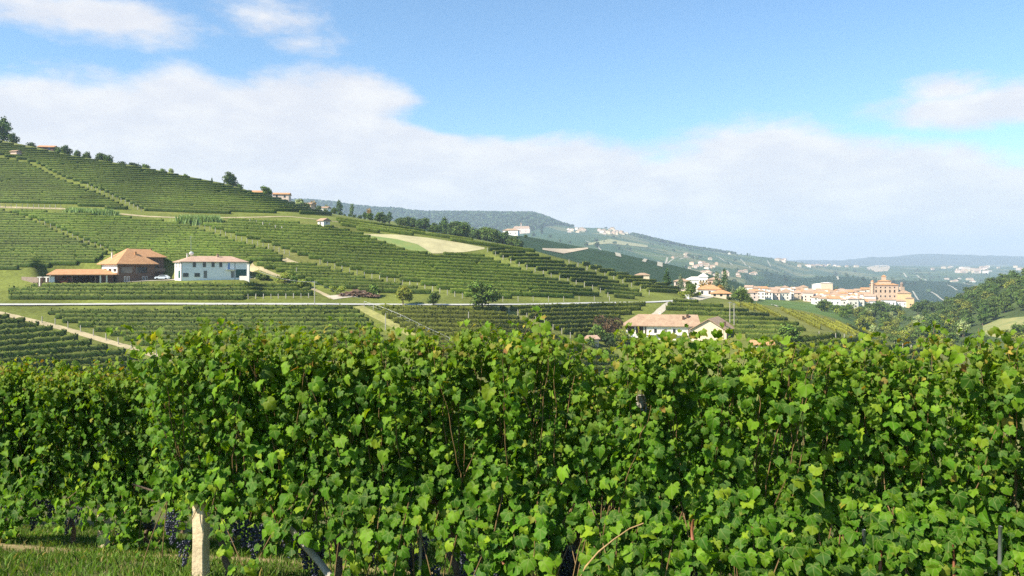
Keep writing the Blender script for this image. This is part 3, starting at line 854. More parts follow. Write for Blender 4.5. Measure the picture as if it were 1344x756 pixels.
def row_mesh(W, green, rs, tuft, hs=1.0):
    """one hedge-like row of trained vines along ground polyline W"""
    L = np.concatenate([[0], np.cumsum(np.hypot(*np.diff(W, axis=0).T))])
    md = W[:, 1].mean()
    step = 0.55 if md < 235 else 0.8 if md < 320 else 1.1
    n = max(3, int(L[-1] / step))
    s = np.linspace(0, L[-1], n + 1)
    Q = np.stack([np.interp(s, L, W[:, 0]), np.interp(s, L, W[:, 1])], 1)
    T = np.gradient(Q, axis=0)
    T /= np.linalg.norm(T, axis=1)[:, None] + 1e-9
    Nn = np.stack([-T[:, 1], T[:, 0]], 1)
    zg = H(CX + F * Q[:, 0] / Q[:, 1], Q[:, 1])
    k = len(PROF)
    jit = rs.normal(0, 1, (n + 1, k, 3))
    fj = float(np.clip(330 / md - 0.4, 0.35, 1.0))
    wob = 1 + fj * 0.08 * vnoise(s / 2.1, s * 0 + rs.integers(99), 61)[:, None] + fj * 0.10 * jit[..., 0]
    hob = hs * (1 + fj * 0.045 * vnoise(s / 1.7, s * 0 + rs.integers(99), 62)[:, None] + fj * 0.06 * jit[..., 1])
    hob = hob * np.where(rs.random((n + 1, 1)) < 0.005, 0.55, 1)
    off = PROF[None, :, 0] * wob
    V = np.zeros((n + 1, k, 3))
    V[..., 0] = Q[:, None, 0] + Nn[:, None, 0] * off + T[:, None, 0] * jit[..., 2] * 0.1
    V[..., 1] = Q[:, None, 1] + Nn[:, None, 1] * off + T[:, None, 1] * jit[..., 2] * 0.1
    V[..., 2] = zg[:, None] + PROF[None, :, 1] * hob
    C = np.zeros((n + 1, k, 3))
    C[:] = green
    C *= 1 + 0.16 * rs.normal(0, 1, (n + 1, k, 1)).clip(-1.5, 1.5)
    C *= (1 + 0.16 * vnoise(s / 6.0, s * 0 + rs.integers(99), 63))[:, None, None]
    yl = np.array([0.17, 0.18, 0.03])
    C[:, 3:6] = C[:, 3:6] * 0.55 + yl * 0.45          # young yellowish shoots on top, pushed lighter to paint sunlit row tops
    V = V.reshape(-1, 3)
    C = C.reshape(-1, 3).clip(0.005, 1)
    a = (np.arange(n)[:, None] * k + np.arange(k - 1)).ravel()
    quads = [np.stack([a, a + 1, a + k + 1, a + k], 1)]
    caps = [np.arange(k)[None, ::-1], (np.arange(k) + n * k)[None]]
    if tuft:
        m = int(L[-1] * tuft)
        t = rs.random(m) * n
        i0 = t.astype(int)
        pk = rs.integers(1, k - 1, m)
        base = V[i0 * k + pk]
        sz = rs.uniform(0.10, 0.22, m)[:, None, None]
        dirs = rs.normal(0, 1, (m, 4, 3)) * np.array([1, 1, 0.9])
        sq = np.array([[-1, -1], [1, -1], [1, 1], [-1, 1]])
        e1 = rs.normal(0, 1, (m, 1, 3)); e1 /= np.linalg.norm(e1, axis=2, keepdims=True)
        e2 = np.cross(e1, rs.normal(0, 1, (m, 1, 3))); e2 /= np.linalg.norm(e2, axis=2, keepdims=True) + 1e-6
        outw = np.zeros((m, 1, 3))
        sgn = np.sign(PROF[pk, 0])
        outw[:, 0, :2] = Nn[i0] * sgn[:, None] * 0.10
        outw[:, 0, 2] = np.where(np.abs(PROF[pk, 0]) < 0.25, 0.14, 0.0)
        TV = base[:, None, :] + outw + sz * (sq[None, :, 0:1] * e1 + sq[None, :, 1:2] * e2) + dirs * 0.02
        TC = np.repeat((green * (1 + 0.35 * rs.normal(0, 1, (m, 1))).clip(0.4, 2.2))[:, None, :], 4, 1)
        top = (np.abs(PROF[pk, 0]) < 0.25)[:, None, None]
        TC = np.where(top, TC * 0.65 + yl * 0.35, TC)
        b = len(V)
        V = np.concatenate([V, TV.reshape(-1, 3)])
        C = np.concatenate([C, TC.reshape(-1, 3).clip(0.005, 1)])
        quads.append(b + np.arange(m * 4).reshape(m, 4))
    return mesh_np('vine_row', V, quads + caps, M_HEDGE, C)


def parcel(poly, u0, c0, c1, s0, s1, slope, label, group, green=(0.05, 0.095, 0.02), curve=0.0, tuft=3.0, dmin=150, dmax=470, minlen=6.0, hs=1.0, edge=None):
    """rows across a photo polygon: row lines py = c + slope (u-u0) + curve (u-u0)^2, spacing s0 at c0 to s1 at c1"""
    rs = np.random.default_rng(len(label) * 7 + int(c0) + int(u0))
    cs = []
    c = c0
    while c <= c1:
        cs.append(c)
        t = (c - c0) / max(1e-6, c1 - c0)
        c += s0 + (s1 - s0) * t
    us = [p[0] for p in poly]
    ends = []
    made = []
    for c in cs:
        run = []
        runs = []
        for u in np.arange(min(us), max(us) + 1, 3.0):
            p = c + slope * (u - u0) + curve * (u - u0) ** 2
            if inside(poly, u, p):
                run.append((u, p))
            elif run:
                runs.append(run); run = []
        if run:
            runs.append(run)
        for run in runs:
            if len(run) < 2:
                continue
            W = []
            for u, p in run:
                d = cast(u, p, dmin, dmax)
                if d is not None and (not W or abs(d - W[-1][1]) < 12):
                    W.append(((u - CX) / F * d, d))
            W = np.array(W)
            if len(W) < 2:
                continue
            for _ in range(2):
                if len(W) > 3:
                    W[1:-1] = (W[:-2] + 2 * W[1:-1] + W[2:]) / 4
            if np.hypot(*np.diff(W, axis=0).T).sum() < minlen:
                continue
            gcol = np.array(green) * np.array([1.16, 1.06, 0.40]) * (1 + rs.uniform(-0.12, 0.12))
            o = link('vine_row', row_mesh(W, gcol, rs, tuft, hs))
            tag(o, label, 'vine row', group)
            made.append(o)
            ends.append((W[0], W[-1]))
            ROW_COUNT[0] += 1
    if edge and made:
        made[-1]['label'] = edge
    return ends


RIDGE = [(-150, 152), (0, 188), (100, 208), (200, 225), (300, 246), (400, 271), (436, 283)]
EN = {}
EN['A1'] = parcel([(46, 215), (0, 205), (-150, 180)] + RIDGE + [(436, 286), (380, 280), (320, 281), (235, 281), (190, 278), (167, 267), (141, 255), (115, 244), (83, 234)],
                  150, 168, 284, 2.3, 2.9, 0.035, 'vine row high on the steep hillside, below the trees on the ridge', 'vine rows of the steep upper vineyard', (0.042, 0.078, 0.020), tuft=0.8,
                  edge='lowest vine row of the steep upper vineyard, just above the reed clump')
EN['A2'] = parcel([(-150, 184), (0, 209), (40, 217), (78, 237), (110, 248), (136, 259), (162, 271), (178, 280), (150, 276), (90, 270), (0, 268), (-150, 266)],
                  60, 196, 276, 2.3, 2.9, 0.02, 'vine row left of the upper diagonal path on the hillside', 'vine rows of the upper left vineyard', (0.040, 0.074, 0.018), tuft=0.8)
EN['M1'] = parcel([(-150, 277), (0, 277), (40, 290), (96, 316), (143, 334), (126, 346), (60, 352), (0, 356), (-150, 360)],
                  0, 279, 358, 3.0, 3.6, 0.01, 'vine row on the slope left of the house with the hipped roof', 'vine rows of the vineyard behind the carport', (0.042, 0.080, 0.018), tuft=1.5)
EN['M2'] = parcel([(5, 277), (150, 287), (228, 294), (254, 300), (308, 319), (354, 331), (374, 340), (374, 345), (330, 346), (240, 348), (160, 344), (152, 333), (106, 314), (52, 291)],
                  200, 272, 354, 2.9, 3.4, 0.02, 'vine row on the slope behind the two farmhouses, between two post paths', 'vine rows of the vineyard behind the houses', (0.052, 0.098, 0.020), tuft=1.5)
EN['C1'] = parcel([(264, 297), (300, 291), (318, 291), (420, 297), (474, 308), (505, 321), (540, 333), (575, 337), (622, 333), (668, 351), (718, 366), (776, 383), (790, 391), (700, 393), (614, 391), (555, 375), (492, 363), (422, 345), (388, 335), (362, 324), (317, 312)],
                  500, 280, 402, 3.3, 4.4, 0.045, 'vine row across the middle slope, below the straw field and the stone hut', 'vine rows of the central vineyard', (0.055, 0.098, 0.022), tuft=2.0,
                  edge='short lowest vine row of the central vineyard beside the road')
EN['S1'] = parcel([(438, 285), (480, 293), (560, 306), (640, 321), (712, 332), (690, 332), (640, 325), (560, 311), (480, 305), (445, 297)],
                  560, 288, 330, 3.0, 3.0, 0.14, 'vine row in the strip between straw field and dark wood', 'vine rows above the straw field', (0.06, 0.10, 0.022), tuft=1.0)
EN['W1'] = parcel([(332, 347), (378, 347), (413, 350), (483, 369), (543, 380), (588, 391), (500, 386), (430, 380), (390, 366), (345, 353)],
                  440, 345, 392, 3.6, 4.0, 0.03, 'vine row in the wedge above the wood pile', 'vine rows above the wood pile', (0.045, 0.082, 0.020), tuft=2.0)
EN['R1'] = parcel([(638, 326), (690, 333), (745, 348), (785, 363), (818, 375), (846, 387), (842, 393), (812, 393), (798, 389), (787, 381), (727, 363), (678, 347), (640, 332)],
                  740, 322, 396, 4.1, 4.7, 0.035, 'curved vine row with a clear square end, right of the middle path', 'vine rows of the terraced right vineyard', (0.040, 0.070, 0.020), curve=0.0003, tuft=2.0,
                  edge='lowest curved vine row of the right vineyard, nearest the road')
EN['R2'] = parcel([(702, 331), (747, 340), (800, 356), (860, 371), (893, 381), (890, 387), (856, 387), (826, 373), (790, 359), (750, 344)],
                  800, 332, 390, 3.6, 4.0, 0.045, 'vine row near the crest, right of the upper light path', 'vine rows of the crest vineyard', (0.062, 0.092, 0.024), tuft=2.0)
EN['L1'] = parcel([(-180, 400), (0, 416), (42, 426), (75, 436), (112, 450), (160, 464), (212, 480), (330, 510), (330, 560), (-180, 560)],
                  100, 412, 520, 6.5, 10.5, -0.085, 'vine row in the lower left field, below the dirt track', 'vine rows below the dirt track', (0.034, 0.066, 0.015), tuft=7, hs=1.0)
EN['L2'] = parcel([(58, 411), (300, 407), (420, 404), (462, 405), (478, 418), (500, 438), (520, 480), (250, 480), (216, 464), (170, 450), (115, 433), (80, 424)],
                  250, 408, 482, 5.2, 7.2, 0.0, 'vine row between the dirt track and the sloping wire fence', 'vine rows below the road on the left', (0.045, 0.080, 0.020), tuft=5)
EN['L3'] = parcel([(486, 404), (612, 404), (640, 408), (658, 411), (696, 428), (740, 447), (770, 480), (580, 480), (548, 445), (516, 425)],
                  600, 404, 482, 5.2, 7.2, 0.02, 'vine row below the roadside trees, right of the sloping fence', 'vine rows below the roadside trees', (0.070, 0.090, 0.024), tuft=5)
EN['L4'] = parcel([(664, 406), (700, 402), (800, 400), (850, 401), (838, 410), (812, 420), (785, 440), (764, 449), (724, 432), (692, 417)],
                  760, 400, 452, 5.0, 6.2, -0.035, 'vine row between the road and the purplish tree by the farmhouse', 'vine rows left of the long farmhouse', (0.060, 0.085, 0.022), tuft=5)
EN['L5'] = parcel([(736, 456), (806, 462), (830, 500), (830, 540), (700, 540), (700, 470)],
                  790, 458, 535, 7.5, 8.5, -0.03, 'vine row seen through the notch in the front vines', 'vine rows in the valley below the farmhouse', (0.055, 0.09, 0.022), tuft=6)
EN['H1'] = parcel([(12, 381), (60, 377), (100, 375.5), (160, 372.5), (330, 369), (408, 377), (412, 390), (330, 393), (160, 395), (12, 394)],
                  200, 378.5, 393.5, 4.8, 5.0, 0.0, 'long vine row on the terrace below the two farmhouses', 'vine rows on the house terrace', (0.040, 0.072, 0.018), tuft=4,
                  edge='lowest vine row of the house terrace, just above the road')
EN['F1'] = parcel([(882, 398), (905, 397), (985, 411), (1040, 424), (1062, 434), (1000, 452), (966, 440), (944, 420), (900, 413), (868, 410)],
                  950, 396, 446, 4.4, 6.5, 0.035, 'vine row behind the roof of the long farmhouse, below the white drive', 'vine rows behind the long farmhouse', (0.045, 0.075, 0.022), tuft=4)
EN['F2'] = parcel([(1000, 455), (1064, 437), (1130, 448), (1200, 459), (1225, 470), (1240, 530), (1000, 530)],
                  1120, 442, 530, 8.0, 9.5, -0.11, 'vine row on the near side of the knoll, seen over the front vines', 'vine rows on the dark side of the knoll', (0.040, 0.070, 0.020), tuft=6)
EN['Y1'] = parcel([(956, 399), (1000, 401), (1060, 414), (1120, 429), (1205, 452), (1130, 443), (1064, 431), (1010, 414)],
                  1060, 356, 480, 3.8, 3.8, 0.50, 'yellowish vine row running over the crest of the sunny knoll', 'yellow vine rows on the knoll', (0.145, 0.165, 0.040), tuft=4, minlen=5, hs=0.85)
print('vine rows', ROW_COUNT[0])

# ------------------------------------------------------------------ trees
def crown_mesh(rs, lobes, n, size, base, var=0.3, up=0.25, tip=None):
    """leaf clumps spread through lobes (cx, cy, cz, rx, ry, rz); each clump a handful of small ragged faces"""
    lob = np.array(lobes, float)
    vol = (lob[:, 3] * lob[:, 4] * lob[:, 5]) ** 0.75
    per = 5
    nc = n // per
    li = rs.choice(len(lob), nc, p=vol / vol.sum())
    dr = rs.normal(0, 1, (nc, 3))
    dr /= np.linalg.norm(dr, axis=1)[:, None]
    rad = rs.uniform(0.25, 1.0, nc) ** 0.35
    cen = lob[li, :3] + dr * lob[li, 3:] * rad[:, None]
    ccol = np.array(base) * np.array([2.3, 2.1, 1.25]) * (1 + var * rs.normal(0, 1, (nc, 1)).clip(-1.6, 2.0))
    ccol = ccol * (1 + 0.06 * rs.normal(0, 1, (nc, 3)))
    if tip is not None:
        w = (rs.random((nc, 1)) < 0.25) * rs.random((nc, 1))
        ccol = ccol * (1 - w) + np.array(tip) * w
    c = np.repeat(cen, per, 0) + rs.normal(0, size * 0.75, (nc * per, 3))
    outd = np.repeat(dr, per, 0)
    m = len(c)
    nrm = outd * 0.9 + rs.normal(0, 0.55, (m, 3)) + np.array([0, 0, up])
    nrm /= np.linalg.norm(nrm, axis=1)[:, None]
    e1 = np.cross(nrm, rs.normal(0, 1, (m, 3)))
    e1 /= np.linalg.norm(e1, axis=1)[:, None] + 1e-9
    e2 = np.cross(nrm, e1)
    ang = np.linspace(0, 2 * math.pi, 6)[:-1]
    rr = size * rs.uniform(0.5, 1.15, (m, 5))
    V = c[:, None] + (np.cos(ang) * rr)[..., None] * e1[:, None] + (np.sin(ang) * rr * 0.7)[..., None] * e2[:, None]
    C = np.repeat(np.repeat(ccol, per, 0), 5, 0).clip(0.004, 1)
    return mesh_np('crown', V.reshape(-1, 3), [np.arange(m * 5).reshape(m, 5)], M_CROWN, C)


def trunk_mesh(rs, h, r, lobes):
    mb = MB()
    top = h * 0.72
    bend = rs.normal(0, 0.02 * h, 2)
    pts = [(bend[0] * t * t, bend[1] * t * t, -0.4 + (top + 0.4) * t) for t in (0, 0.1, 0.35, 0.65, 1.0)]
    mb.tube(pts, [r * 1.5, r * 1.1, r * 0.9, r * 0.6, r * 0.2], 6)
    for lb in lobes[:5]:
        z0 = h * rs.uniform(0.22, 0.45)
        mb.tube([(0, 0, z0), (lb[0] * 0.45, lb[1] * 0.45, (z0 + lb[2]) / 2), (lb[0] * 0.9, lb[1] * 0.9, lb[2])], [r * 0.55, r * 0.35, r * 0.1], 5)
    return mb.mesh('trunk', M_BARK)


PROTO = {}


def make_proto(name, h, n, size, base, shape='round', seed=0, var=0.3, tip=None):
    rs = np.random.default_rng(seed + 100)
    lobes = []
    if shape == 'round':
        for k in range(9):
            a = rs.uniform(0, 6.28)
            q = rs.uniform(0.10, 0.30) * h
            z = rs.uniform(0.26, 0.82) * h
            r = rs.uniform(0.14, 0.21) * h
            lobes.append((q * math.cos(a), q * math.sin(a), z, r, r, r * rs.uniform(0.7, 1.0)))
        lobes.append((0, 0, 0.52 * h, 0.26 * h, 0.26 * h, 0.36 * h))
    elif shape == 'tall':
        for k in range(8):
            z = (0.2 + 0.75 * k / 7) * h
            r = (0.2 * math.sin(math.pi * (0.15 + 0.8 * k / 7)) + 0.03) * h
            a = rs.uniform(0, 6.28)
            lobes.append((0.07 * h * math.cos(a), 0.07 * h * math.sin(a), z, r, r, 0.12 * h))
    elif shape == 'cone':
        for k in range(10):
            t = k / 9
            r = (0.25 * (1 - t) + 0.015) * h
            for j in range(2):
                a = rs.uniform(0, 6.28)
                lobes.append((0.35 * r * math.cos(a), 0.35 * r * math.sin(a), (0.12 + 0.86 * t) * h, r * 0.85, r * 0.85, 0.05 * h))
    elif shape == 'bush':
        for k in range(7):
            a = rs.uniform(0, 6.28)
            q = rs.uniform(0.0, 0.45) * h
            r = rs.uniform(0.24, 0.36) * h
            lobes.append((q * math.cos(a), q * math.sin(a), rs.uniform(0.28, 0.66) * h, r, r, r * 0.9))
    elif shape == 'column':
        for k in range(7):
            t = k / 6
            r = (0.11 * math.sin(math.pi * (0.2 + 0.72 * t)) + 0.015) * h
            lobes.append((0, 0, (0.08 + 0.88 * t) * h, r, r, 0.12 * h))
    cm = crown_mesh(rs, lobes, n, size, base, var, tip=tip)
    tm = trunk_mesh(rs, h, 0.022 * h + 0.04, lobes)
    PROTO[name] = (cm, tm, h)


DKG, MDG, YLG = (0.038, 0.064, 0.020), (0.050, 0.085, 0.022), (0.105, 0.125, 0.028)
make_proto('oak', 9, 2600, 0.34, MDG, 'round', 1, tip=(0.12, 0.15, 0.04))
make_proto('oak_b', 9, 2200, 0.36, (0.042, 0.070, 0.022), 'round', 2, tip=(0.10, 0.12, 0.03))
make_proto('dark', 9, 1500, 0.42, DKG, 'round', 3)
make_proto('dark_b', 9, 1400, 0.45, (0.040, 0.070, 0.024), 'round', 4)
make_proto('lime', 9, 2200, 0.32, YLG, 'round', 5, tip=(0.17, 0.17, 0.03))
make_proto('tall', 11, 1400, 0.42, (0.036, 0.066, 0.022), 'tall', 6)
make_proto('tall_b', 11, 1300, 0.42, (0.055, 0.085, 0.026), 'tall', 7)
make_proto('cedar', 13, 1700, 0.45, (0.030, 0.062, 0.032), 'cone', 8, 0.2)
make_proto('bluecedar', 13, 1700, 0.42, (0.085, 0.115, 0.105), 'cone', 9, 0.2)
make_proto('cypress', 11, 900, 0.35, (0.020, 0.042, 0.020), 'column', 10, 0.2)
make_proto('bush', 3, 900, 0.22, (0.052, 0.092, 0.024), 'bush', 11, tip=(0.11, 0.14, 0.03))
make_proto('bush_dark', 3, 900, 0.24, (0.028, 0.050, 0.020), 'bush', 12)
make_proto('bush_lime', 3, 900, 0.22, (0.10, 0.13, 0.03), 'bush', 13)
make_proto('willow', 9, 1500, 0.38, (0.13, 0.165, 0.105), 'round', 14)
make_proto('rust', 9, 1300, 0.40, (0.14, 0.10, 0.045), 'round', 15)
make_proto('purple', 6, 1600, 0.28, (0.050, 0.036, 0.030), 'bush', 16)
make_proto('olive', 9, 1400, 0.42, (0.085, 0.105, 0.028), 'round', 17)
TREES = [0]


def tree(kind, pos, h, label, group=None, name='tree', cat='tree', fat=1.0):
    cm, tm, h0 = PROTO[kind]
    k = h / h0
    o = empty(name, pos, rng.uniform(0, 6.28), label, cat, group, (k * fat, k * fat, k))
    link('crown', cm, o)
    link('trunk', tm, o)
    TREES[0] += 1
    return o


def tree_p(kind, u, pb, hpx, label, group=None, dmin=150, **kw):
    p = hit(u, pb, dmin)
    return tree(kind, p, hpx * p.y / F, label, group, **kw)


def tree_d(kind, u, d, ptop, label, group=None, **kw):
    p = G(u, d)
    h = -(ptop - HY) / F * d - p.z
    return tree(kind, p, max(h, 2.0), label, group, **kw)


# along the road and round the houses
tree_p('oak', 633, 408, 41, 'large round tree standing beside the road, the biggest on the valley floor', fat=1.25)
tree_p('lime', 529, 401, 30, 'yellow green tree by the road, between the wood pile and the small tree', fat=1.1)
tree_p('oak_b', 569, 402, 21, 'small tree between the yellow green tree and the large round tree')
tree_p('bush', 489, 389, 16, 'round green bush behind the wood pile', name='bush', cat='bush')
tree_p('bush_lime', 447, 386, 12, 'small yellowish bush at the left end of the wood pile', name='bush', cat='bush')
tree_p('bush_lime', 436, 383, 9, 'lowest yellowish bush left of the wood pile by the gravel yard', name='bush', cat='bush')
tree_p('bush_dark', 660, 409, 9, 'dark low bush at the right foot of the large round tree', name='bush', cat='bush')
for i, (u, pb, h, kd, lb) in enumerate([(374, 371, 15, 'bush_lime', 'yellow green bush by the yard track, right of the white house'),
                                         (386, 374, 13, 'bush', 'green bush in the middle of the clump beside the utility pole'),
                                         (398, 378, 13, 'bush_lime', 'pale bush of the clump nearest the utility pole'),
                                         (352, 368, 8, 'bush_dark', 'low dark hedge bush just right of the white house corner'),
                                         (341, 367, 8, 'bush', 'low green bush against the right end of the white house')]):
    tree_p(kd, u, pb, h, lb, 'bushes right of the white house', name='bush', cat='bush', fat=1.2)
tree_p('oak', 290, 364.5, 14, 'small round tree in front of the white house wall')
tree_p('purple', 801, 446, 34, 'dark purplish tree at the left end of the long farmhouse', fat=0.95)
tree_p('bush', 783, 447, 22, 'bright green bush left of the dark purplish tree', name='bush', cat='bush')
tree_p('bush_dark', 797, 455, 20, 'dark green bush at the foot of the purplish tree', name='bush', cat='bush')
tree_p('bush_lime', 817, 452, 20, 'yellow green bush touching the left wall of the long farmhouse', name='bush', cat='bush')
tree_p('bush', 776, 455, 12, 'low leafy bush beside the pale shed roof', name='bush', cat='bush', fat=1.4)
tree_p('bush', 1035, 450, 26, 'large green bush on the crest, right of the long farmhouse', name='bush', cat='bush', fat=1.3)
tree_p('bush_dark', 985, 436, 12, 'dark bush behind the right corner of the long farmhouse', name='bush', cat='bush')

# skyline of the big hill
for u, d, pt, kd, ft, lb in [
    (3, 462, 155, 'tall', 1.1, 'tall dark tree on the skyline at the left edge of the view'),
    (-14, 462, 150, 'dark', 1.2, 'dark round tree at the very left end of the skyline'),
    (17, 460, 172, 'dark', 0.8, 'smaller dark tree on the skyline right of the tall dark tree'),
    (44, 462, 186, 'bush_dark', 1.0, 'low dark shrub just left of the red roof on the skyline'),
    (77, 464, 191, 'dark_b', 0.9, 'rounded tree just right of the red roof on the skyline'),
    (86, 464, 188, 'dark', 0.9, 'taller rounded tree right of the red roof on the skyline'),
    (102, 464, 195, 'dark', 0.9, 'left tree of the dark pair on the upper skyline'),
    (114, 464, 197, 'dark_b', 0.9, 'right tree of the dark pair on the upper skyline'),
    (131, 464, 198, 'dark', 1.1, 'broad dark tree on the skyline, left of a long gap'),
    (142, 464, 201, 'dark_b', 1.0, 'dark tree touching the broad dark tree on the skyline'),
    (163, 464, 211, 'bush_dark', 1.2, 'low shrub on the skyline right of the broad dark tree'),
    (178, 464, 212, 'bush_dark', 1.3, 'wide low shrub on the skyline above the steep vines'),
    (190, 464, 215, 'bush', 1.2, 'flat topped shrub on the skyline above the steep vines'),
    (213, 464, 221, 'bush', 1.0, 'grey green shrub in the middle of the skyline'),
    (224, 464, 219, 'willow', 0.8, 'pale feathery tree in the middle of the skyline'),
    (243, 464, 228, 'bush', 1.0, 'small rounded shrub on the skyline right of the pale feathery tree'),
    (278, 460, 233, 'tall_b', 0.5, 'thin bare looking sapling on the skyline'),
    (303, 458, 225, 'oak_b', 1.15, 'lone round tree standing high on the skyline'),
    (314, 458, 241, 'bush', 1.1, 'low shrub at the right foot of the lone round tree'),
    (349, 455, 243, 'oak', 1.0, 'light green tree between two red roofs on the skyline'),
]:
    tree_d(kd, u, d, pt, lb, 'trees on the skyline of the big hill', fat=ft)
for u, d, pt, kd, ft, lb in [
    (381, 520, 262, 'dark_b', 1.0, 'dark tree right of the long red roof on the skyline'),
    (394, 560, 258, 'willow', 1.0, 'grey green tree in the dip of the skyline'),
    (403, 560, 264, 'dark', 1.0, 'dark tree below the grey green tree in the dip'),
    (410, 620, 262, 'rust', 0.7, 'reddish brown tree beside the tan house on the skyline'),
    (418, 580, 268, 'dark', 1.0, 'dark tree in front of the white house on the skyline'),
    (430, 640, 268, 'olive', 0.8, 'olive green tree right of the white house on the skyline'),
    (446, 700, 263, 'tall', 0.9, 'tall bare topped tree rising over the wood'),
    (462, 700, 267, 'tall_b', 0.6, 'slim brownish tree rising over the wood'),
    (484, 700, 272, 'rust', 0.7, 'brown topped tree in front of the blue hill'),
]:
    tree_d(kd, u, d, pt, lb, 'trees where the skyline dips', fat=ft)
# the dark band of wood behind the straw field
kinds = ['dark', 'dark_b', 'oak_b', 'dark', 'tall', 'dark_b']
lab_b = {'dark': 'dark rounded tree in the band of wood behind the straw field', 'dark_b': 'deep green rounded tree in the band of wood behind the straw field',
         'oak_b': 'mid green tree in the band of wood behind the straw field', 'tall': 'tall narrow tree in the band of wood behind the straw field'}
topu = [(420, 272), (470, 276), (520, 281), (570, 287), (610, 291), (650, 300), (684, 312)]
for i in range(46):
    u = 416 + 268 * (i + 0.5) / 46 + rng.uniform(-4, 4)
    d = rng.uniform(500, 680)
    pt = np.interp(u, *zip(*topu)) + rng.uniform(-3, 7)
    kd = kinds[i % len(kinds)]
    tree_d(kd, u, d, pt, lab_b[kd], 'trees of the dark band of wood', fat=rng.uniform(1.0, 1.35))
for i in range(18):
    u = 560 + 124 * (i + 0.5) / 18 + rng.uniform(-3, 3)
    d = 560 + rng.uniform(-40, 30)
    tree_d(kinds[(i * 2 + 1) % 6], u, d, np.interp(u, *zip(*topu)) + 6 + rng.uniform(-2, 6), lab_b[kinds[(i * 2 + 1) % 6]], 'trees of the dark band of wood', fat=1.3)
# trees by the church on the second hill, and lone ones on its crest
for u, pb, h, kd, lb in [(711, 307, 14, 'cypress', 'dark cypress right of the church'), (700, 311, 7, 'dark', 'dark tree just below the church wall'),
                         (722, 313, 6, 'dark_b', 'low tree right of the cypress by the church'), (735, 318, 5, 'dark', 'low dark tree above the bare field'),
                         (690, 313, 6, 'dark_b', 'tree below the white house beside the church'), (748, 320, 5, 'dark_b', 'small tree on the crest above the bare field'),
                         (784, 325, 9, 'dark', 'lone round tree on the dark crest'), (769, 323, 6, 'dark_b', 'smaller tree left of the lone round tree on the crest'),
                         (665, 309, 7, 'dark', 'dark tree left of the church, at the end of the wood')]:
    tree_p(kd, u, pb, h, lb, 'trees on the second hill', dmin=550, fat=1.2)
# round the red-roofed houses at the bend and the town's edge
for u, d, pt, kd, ft, lb in [
    (875, 345, 351, 'cedar', 1.1, 'tall dark conifer at the end of the terraced vines'),
    (893, 380, 358, 'bluecedar', 0.9, 'pale conifer behind the end of the terraced vines'),
    (905, 370, 366, 'dark', 1.0, 'dark tree left of the red roofs at the bend'),
    (908, 330, 371, 'oak', 1.2, 'leafy green tree in front of the red roofs at the bend'),
    (898, 318, 381, 'bush_lime', 1.5, 'yellow green bush by the white drive'),
    (916, 330, 382, 'bush_lime', 1.0, 'small yellowish bush in front of the red roofs'),
    (924, 420, 367, 'rust', 1.0, 'rusty brown tree behind the red roofs'),
    (941, 430, 354, 'bluecedar', 1.0, 'silvery conifer behind the red roofs'),
    (951, 440, 352, 'cedar', 0.8, 'slender dark conifer behind the red roofs'),
    (953, 430, 364, 'bluecedar', 0.9, 'lower silvery conifer right of the slender dark one'),
    (946, 410, 372, 'rust', 0.9, 'orange brown tree among the silvery conifers'),
    (962, 420, 373, 'bluecedar', 1.0, 'blue grey rounded conifer left of the town'),
    (973, 440, 373, 'willow', 1.0, 'grey green tree at the left end of the town'),
    (971, 340, 378, 'oak', 1.15, 'bright green tree in front of the left end of the town'),
    (985, 350, 388, 'dark', 1.0, 'dark tree at the right foot of the bright green tree'),
    (980, 352, 384, 'oak', 0.9, 'green tree tucked behind the bright green tree'),
    (957, 350, 390, 'bush_dark', 1.2, 'dark hedge bush left of the bright green tree'),
]:
    tree_d(kd, u, d, pt, lb, 'trees between the bend and the town', fat=ft)
for u, pb, h, kd, lb in [(1020, 388, 7, 'dark', 'dark tree among the pink houses at the left of town'), (1026, 391, 8, 'dark_b', 'tree on the lower edge of town below the pink houses'),
                         (1063, 393, 9, 'oak', 'fresh green tree at the foot of town, left of the white block'), (1009, 390, 5, 'dark', 'small dark tree on the lower edge of town'),
                         (1086, 398, 6, 'oak_b', 'low tree at the foot of the white block'), (1093, 398, 6, 'oak_b', 'second low tree at the foot of the white block'),
                         (1098, 381, 6, 'dark', 'dark tree behind the roofs left of the castle')]:
    tree_p(kd, u, pb, h, lb, 'trees in the town', dmin=560, fat=1.3)
for u, d, pt, kd, ft, lb in [(1155, 640, 392, 'dark', 1.5, 'broad dark tree below the castle'), (1143, 630, 396, 'oak_b', 1.4, 'broad green tree below the castle, left of the darkest one'),
                             (1167, 635, 397, 'dark_b', 1.4, 'dark tree below the annexe of the castle'), (1130, 630, 402, 'oak_b', 1.3, 'green tree at the right end of the town gardens'),
                             (1178, 640, 398, 'dark', 1.2, 'dark tree under the arch beside the castle'), (1205, 640, 394, 'dark_b', 1.3, 'dark tree right of the yellow gatehouse'),
                             (1215, 660, 391, 'dark', 1.2, 'dark tree on the slope right of the castle')]:
    tree_d(kd, u, d, pt, lb, 'trees below the castle', fat=ft)

# wooded slope on the right and the valley in front of it
pts_w = []


def scatter(n, u0, u1, d0, d1, gap, ok):
    out = []
    tries = 0
    while len(out) < n and tries < n * 60:
        tries += 1
        u = rng.uniform(u0, u1)
        d = math.sqrt(rng.uniform(d0 * d0, d1 * d1))
        x = (u - CX) / F * d
        if not ok(u, d):
            continue
        if any((x - a) ** 2 + (d - b) ** 2 < gap * gap for a, b in pts_w):
            continue
        pts_w.append((x, d))
        out.append((u, d))
    return out


